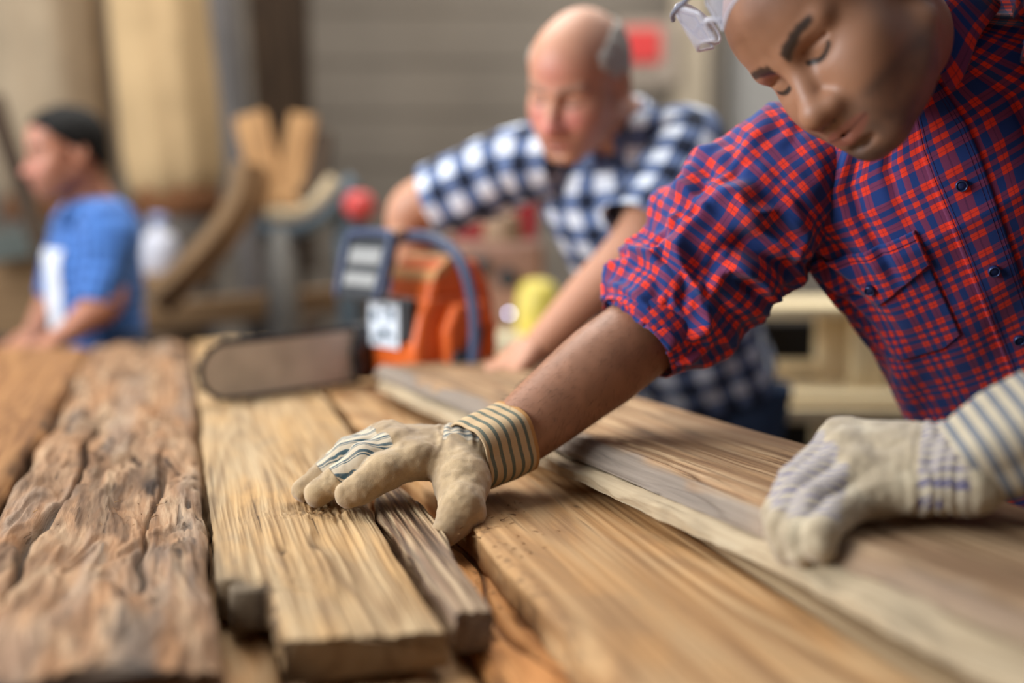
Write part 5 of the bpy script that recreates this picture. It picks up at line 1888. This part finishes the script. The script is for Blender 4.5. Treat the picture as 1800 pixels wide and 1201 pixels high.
# red knob tool behind the saw, red crate, drum machine, yellow jug
M_RED2 = plain('red_paint', srgb(206, 70, 66), .45)
c = P(632, 385, 3.3)
rk = empty('clamp', c); tag(rk, 'red-handled clamp standing behind the saw guard', 'clamp')
v, f = lathe([(.001, .0), (.030, .004), (.046, .028), (.046, .05), (.030, .075), (.001, .08)], 24, c); mesh_obj('handle', v, f, M_RED2, rk)
v, f, _ = tube(np.linspace(c + np.array([0, 0, .01]), [c[0], c[1], .75], 4), .022, 10, ref=(0, 1, 0)); mesh_obj('screw', v, f, M_BLK, rk)
v, f = bbox((c[0], c[1], .375), (.30, .30, .75), .01); put('tool_stand', 'dark steel stand under the red-handled clamp', 'stand', (v, f), M_BLK)

bench_c = P(900, 600, 3.35)
bt = empty('far_bench', (bench_c[0], bench_c[1] + .1, 0)); tag(bt, 'far workbench between the chainsaw and the older man', 'workbench')
zt = P(900, 592, 3.1)[2]
v, f = bbox((bench_c[0] + .02, bench_c[1] + .05, zt - .03), (.80, .60, .05), .004); mesh_obj('worktop', v, f, plain('pale_pine_top', srgb(226, 212, 178), .7), bt, False)
for sx in (-1, 1):
    for sy in (-1, 1):
        v, f = bbox((bench_c[0] + .02 + sx * .35, bench_c[1] + .05 + sy * .25, (zt - .055) / 2), (.07, .07, zt - .055), .004); mesh_obj('leg', v, f, M_TAN2, bt, False)
mc = empty('drum_sander', P(880, 590, 3.45)); tag(mc, 'dusty pink-brown bench sander with dark knobs on the far bench', 'machine')
v, f = bbox(np.array([bench_c[0] - .04, bench_c[1] + .12, zt + .125]), (.27, .26, .26), .03, seg=3); mesh_obj('housing', v, f, plain('sander_brown', srgb(150, 112, 94), .6), mc, False)
for (px, py) in ((845, 470), (893, 490)):
    v, f = lathe([(.001, 0), (.028, 0), (.030, .02), (.001, .024)], 20, P(px, py, 3.27), (0, -1, .05)); mesh_obj('knob', v, f, M_BLK, mc)
v, f = lathe([(.001, 0), (.011, 0), (.012, .008), (.001, .012)], 16, P(895, 551, 3.22), (0, -1, .05)); mesh_obj('glow_mount', v, f, M_GRY, mc)  # mount for the added glow spot
lt = NT('bokeh_glow'); lt.b.inputs['Base Color'].default_value = (.7, .75, 1, 1); lt.b.inputs['Emission Color'].default_value = (.62, .66, 1, 1); lt.b.inputs['Emission Strength'].default_value = 17.0  # added emitter that only makes the pale blur disc, not a known lamp
v, f = lathe([(.0005, 0), (.0042, 0), (.0042, .003), (.0005, .004)], 14, P(895, 551, 3.205), (0, -1, .05)); mesh_obj('bokeh_glow', v, f, lt.m, mc)
v, f = bbox(np.array([bench_c[0] - .05, bench_c[1] + .14, zt + .255 + .065]), (.25, .22, .13), .01); cr = put('crate', 'dark red crate on top of the bench sander', 'crate', (v, f), plain('crate_red', srgb(150, 26, 36), .5))
v, f = lathe([(.001, 0), (.05, 0), (.056, .02), (.05, .07), (.02, .085), (.001, .086)], 24, P(884, 425, 3.2)); put('bowl_lid', 'round tan pot in front of the dark red crate', 'pot', (v, f), plain('pot_tan', srgb(150, 120, 92), .6))
yj = empty('yellow_canister', P(945, 566, 3.2)); tag(yj, 'yellow round-shouldered canister on the far bench', 'canister')
v, f = lathe([(.001, 0), (.056, 0), (.060, .01), (.060, .09), (.054, .125), (.036, .150), (.001, .156)], 28, (P(945, 566, 3.2)[0], P(945, 566, 3.2)[1], zt - .004)); mesh_obj('canister_body', v, f, plain('canister_yellow', srgb(226, 206, 96), .4), yj)

# red sign with white border and pale posts on the back wall
sgn_c = P(1127, 85, 5.55)
sgo = empty('wall_sign', sgn_c); tag(sgo, 'small red sign on a pale board on the back wall', 'sign')
v, f = bbox(sgn_c + np.array([.03, 0, -.02]), (.30, .03, .30), .004); mesh_obj('sign_board', v, f, plain('sign_white', srgb(176, 160, 144), .7), sgo, False)
v, f = bbox(sgn_c + np.array([0, -.025, .01]), (.18, .02, .16), .004); mesh_obj('sign_panel', v, f, plain('sign_red', srgb(232, 72, 70), .5), sgo, False)
for px, w, lab, mt in ((1215, .17, 'pale vertical post right of the red sign', srgb(190, 174, 150)), (1262, .05, 'thin grey post beside the pale post', srgb(128, 118, 106))):
    a = P(px, 0, 5.6)
    v, f = bbox((a[0], a[1], 1.6), (w, .10, 3.2), .006); put('wall_post', lab, 'post', (v, f), plain('post_paint', mt, .8))
a = P(1330, 160, 5.75)
v, f = bbox((a[0] + .15, a[1], a[2] - .1), (.62, .05, .9), .006); put('wall_panel', 'light grey sheet panel on the back wall behind the red-shirted man', 'panel', (v, f), plain('panel_grey', srgb(170, 166, 160), .7))

# pine pallet rack behind the shirt
M_PINE = wood('rack_pine', srgb(250, 234, 196), srgb(236, 214, 170), srgb(200, 172, 128), 25.0, bump=.2, line=.2)
rk2 = empty('pallet_rack', P(1450, 780, 3.0) * np.array([1, 1, 0])); tag(rk2, 'pale pine rack with shelves behind the red-shirted man', 'rack')
def rk_beam(name, p0, p1, w, t, facing=(0, -1, 0)):
    o = beam(name, None, None, p0, p1, w, t, M_PINE, facing=facing)
    attach_keep(o, rk2)
def attach_keep(o, parent):
    m = o.matrix_basis.copy(); o.parent = parent; o.matrix_parent_inverse = wmat(parent).inverted(); o.matrix_basis = m
zt1, zt2 = P(1450, 545, 2.9)[2], P(1450, 690, 2.9)[2]
yb = P(1450, 600, 2.9)[1]
for k in range(2):
    y = yb + .03 + k * .155
    rk_beam('shelf_board', (.60, y, zt1), (1.25, y - .02, zt1), .03, .145, (0, 1, 0))
    rk_beam('shelf_board', (.55, y - .10, zt2), (1.32, y - .12, zt2), .03, .145, (0, 1, 0))
rk_beam('front_rail', (.62, yb + .10, (zt1 + zt2) / 2 - .055), (.92, yb + .10, (zt1 + zt2) / 2 - .055), .035, .03)
rk_beam('front_rail', (.58, yb - .16, zt2 - .03), (1.02, yb - .16, zt2 - .03), .04, .03)
for x, yy, ztp in ((.90, yb - .02, zt1 - .02), (.85, yb + .12, zt1 - .02), (1.22, yb + .02, zt1 - .02), (.62, yb + .22, zt1 - .02), (1.22, yb + .22, zt1 - .02)):
    rk_beam('post', (x, yy, 0), (x, yy, ztp), .085, .06)
v, f = bbox((.95, yb + .30, .52), (.9, .03, 1.02), .004); put('opening_shade', 'added dark panel giving the pine rack openings their shade', 'panel', (v, f), plain('opening_shade_black', srgb(22, 19, 17), .8))  # shade inside the rack openings, made as an added near-black sheet
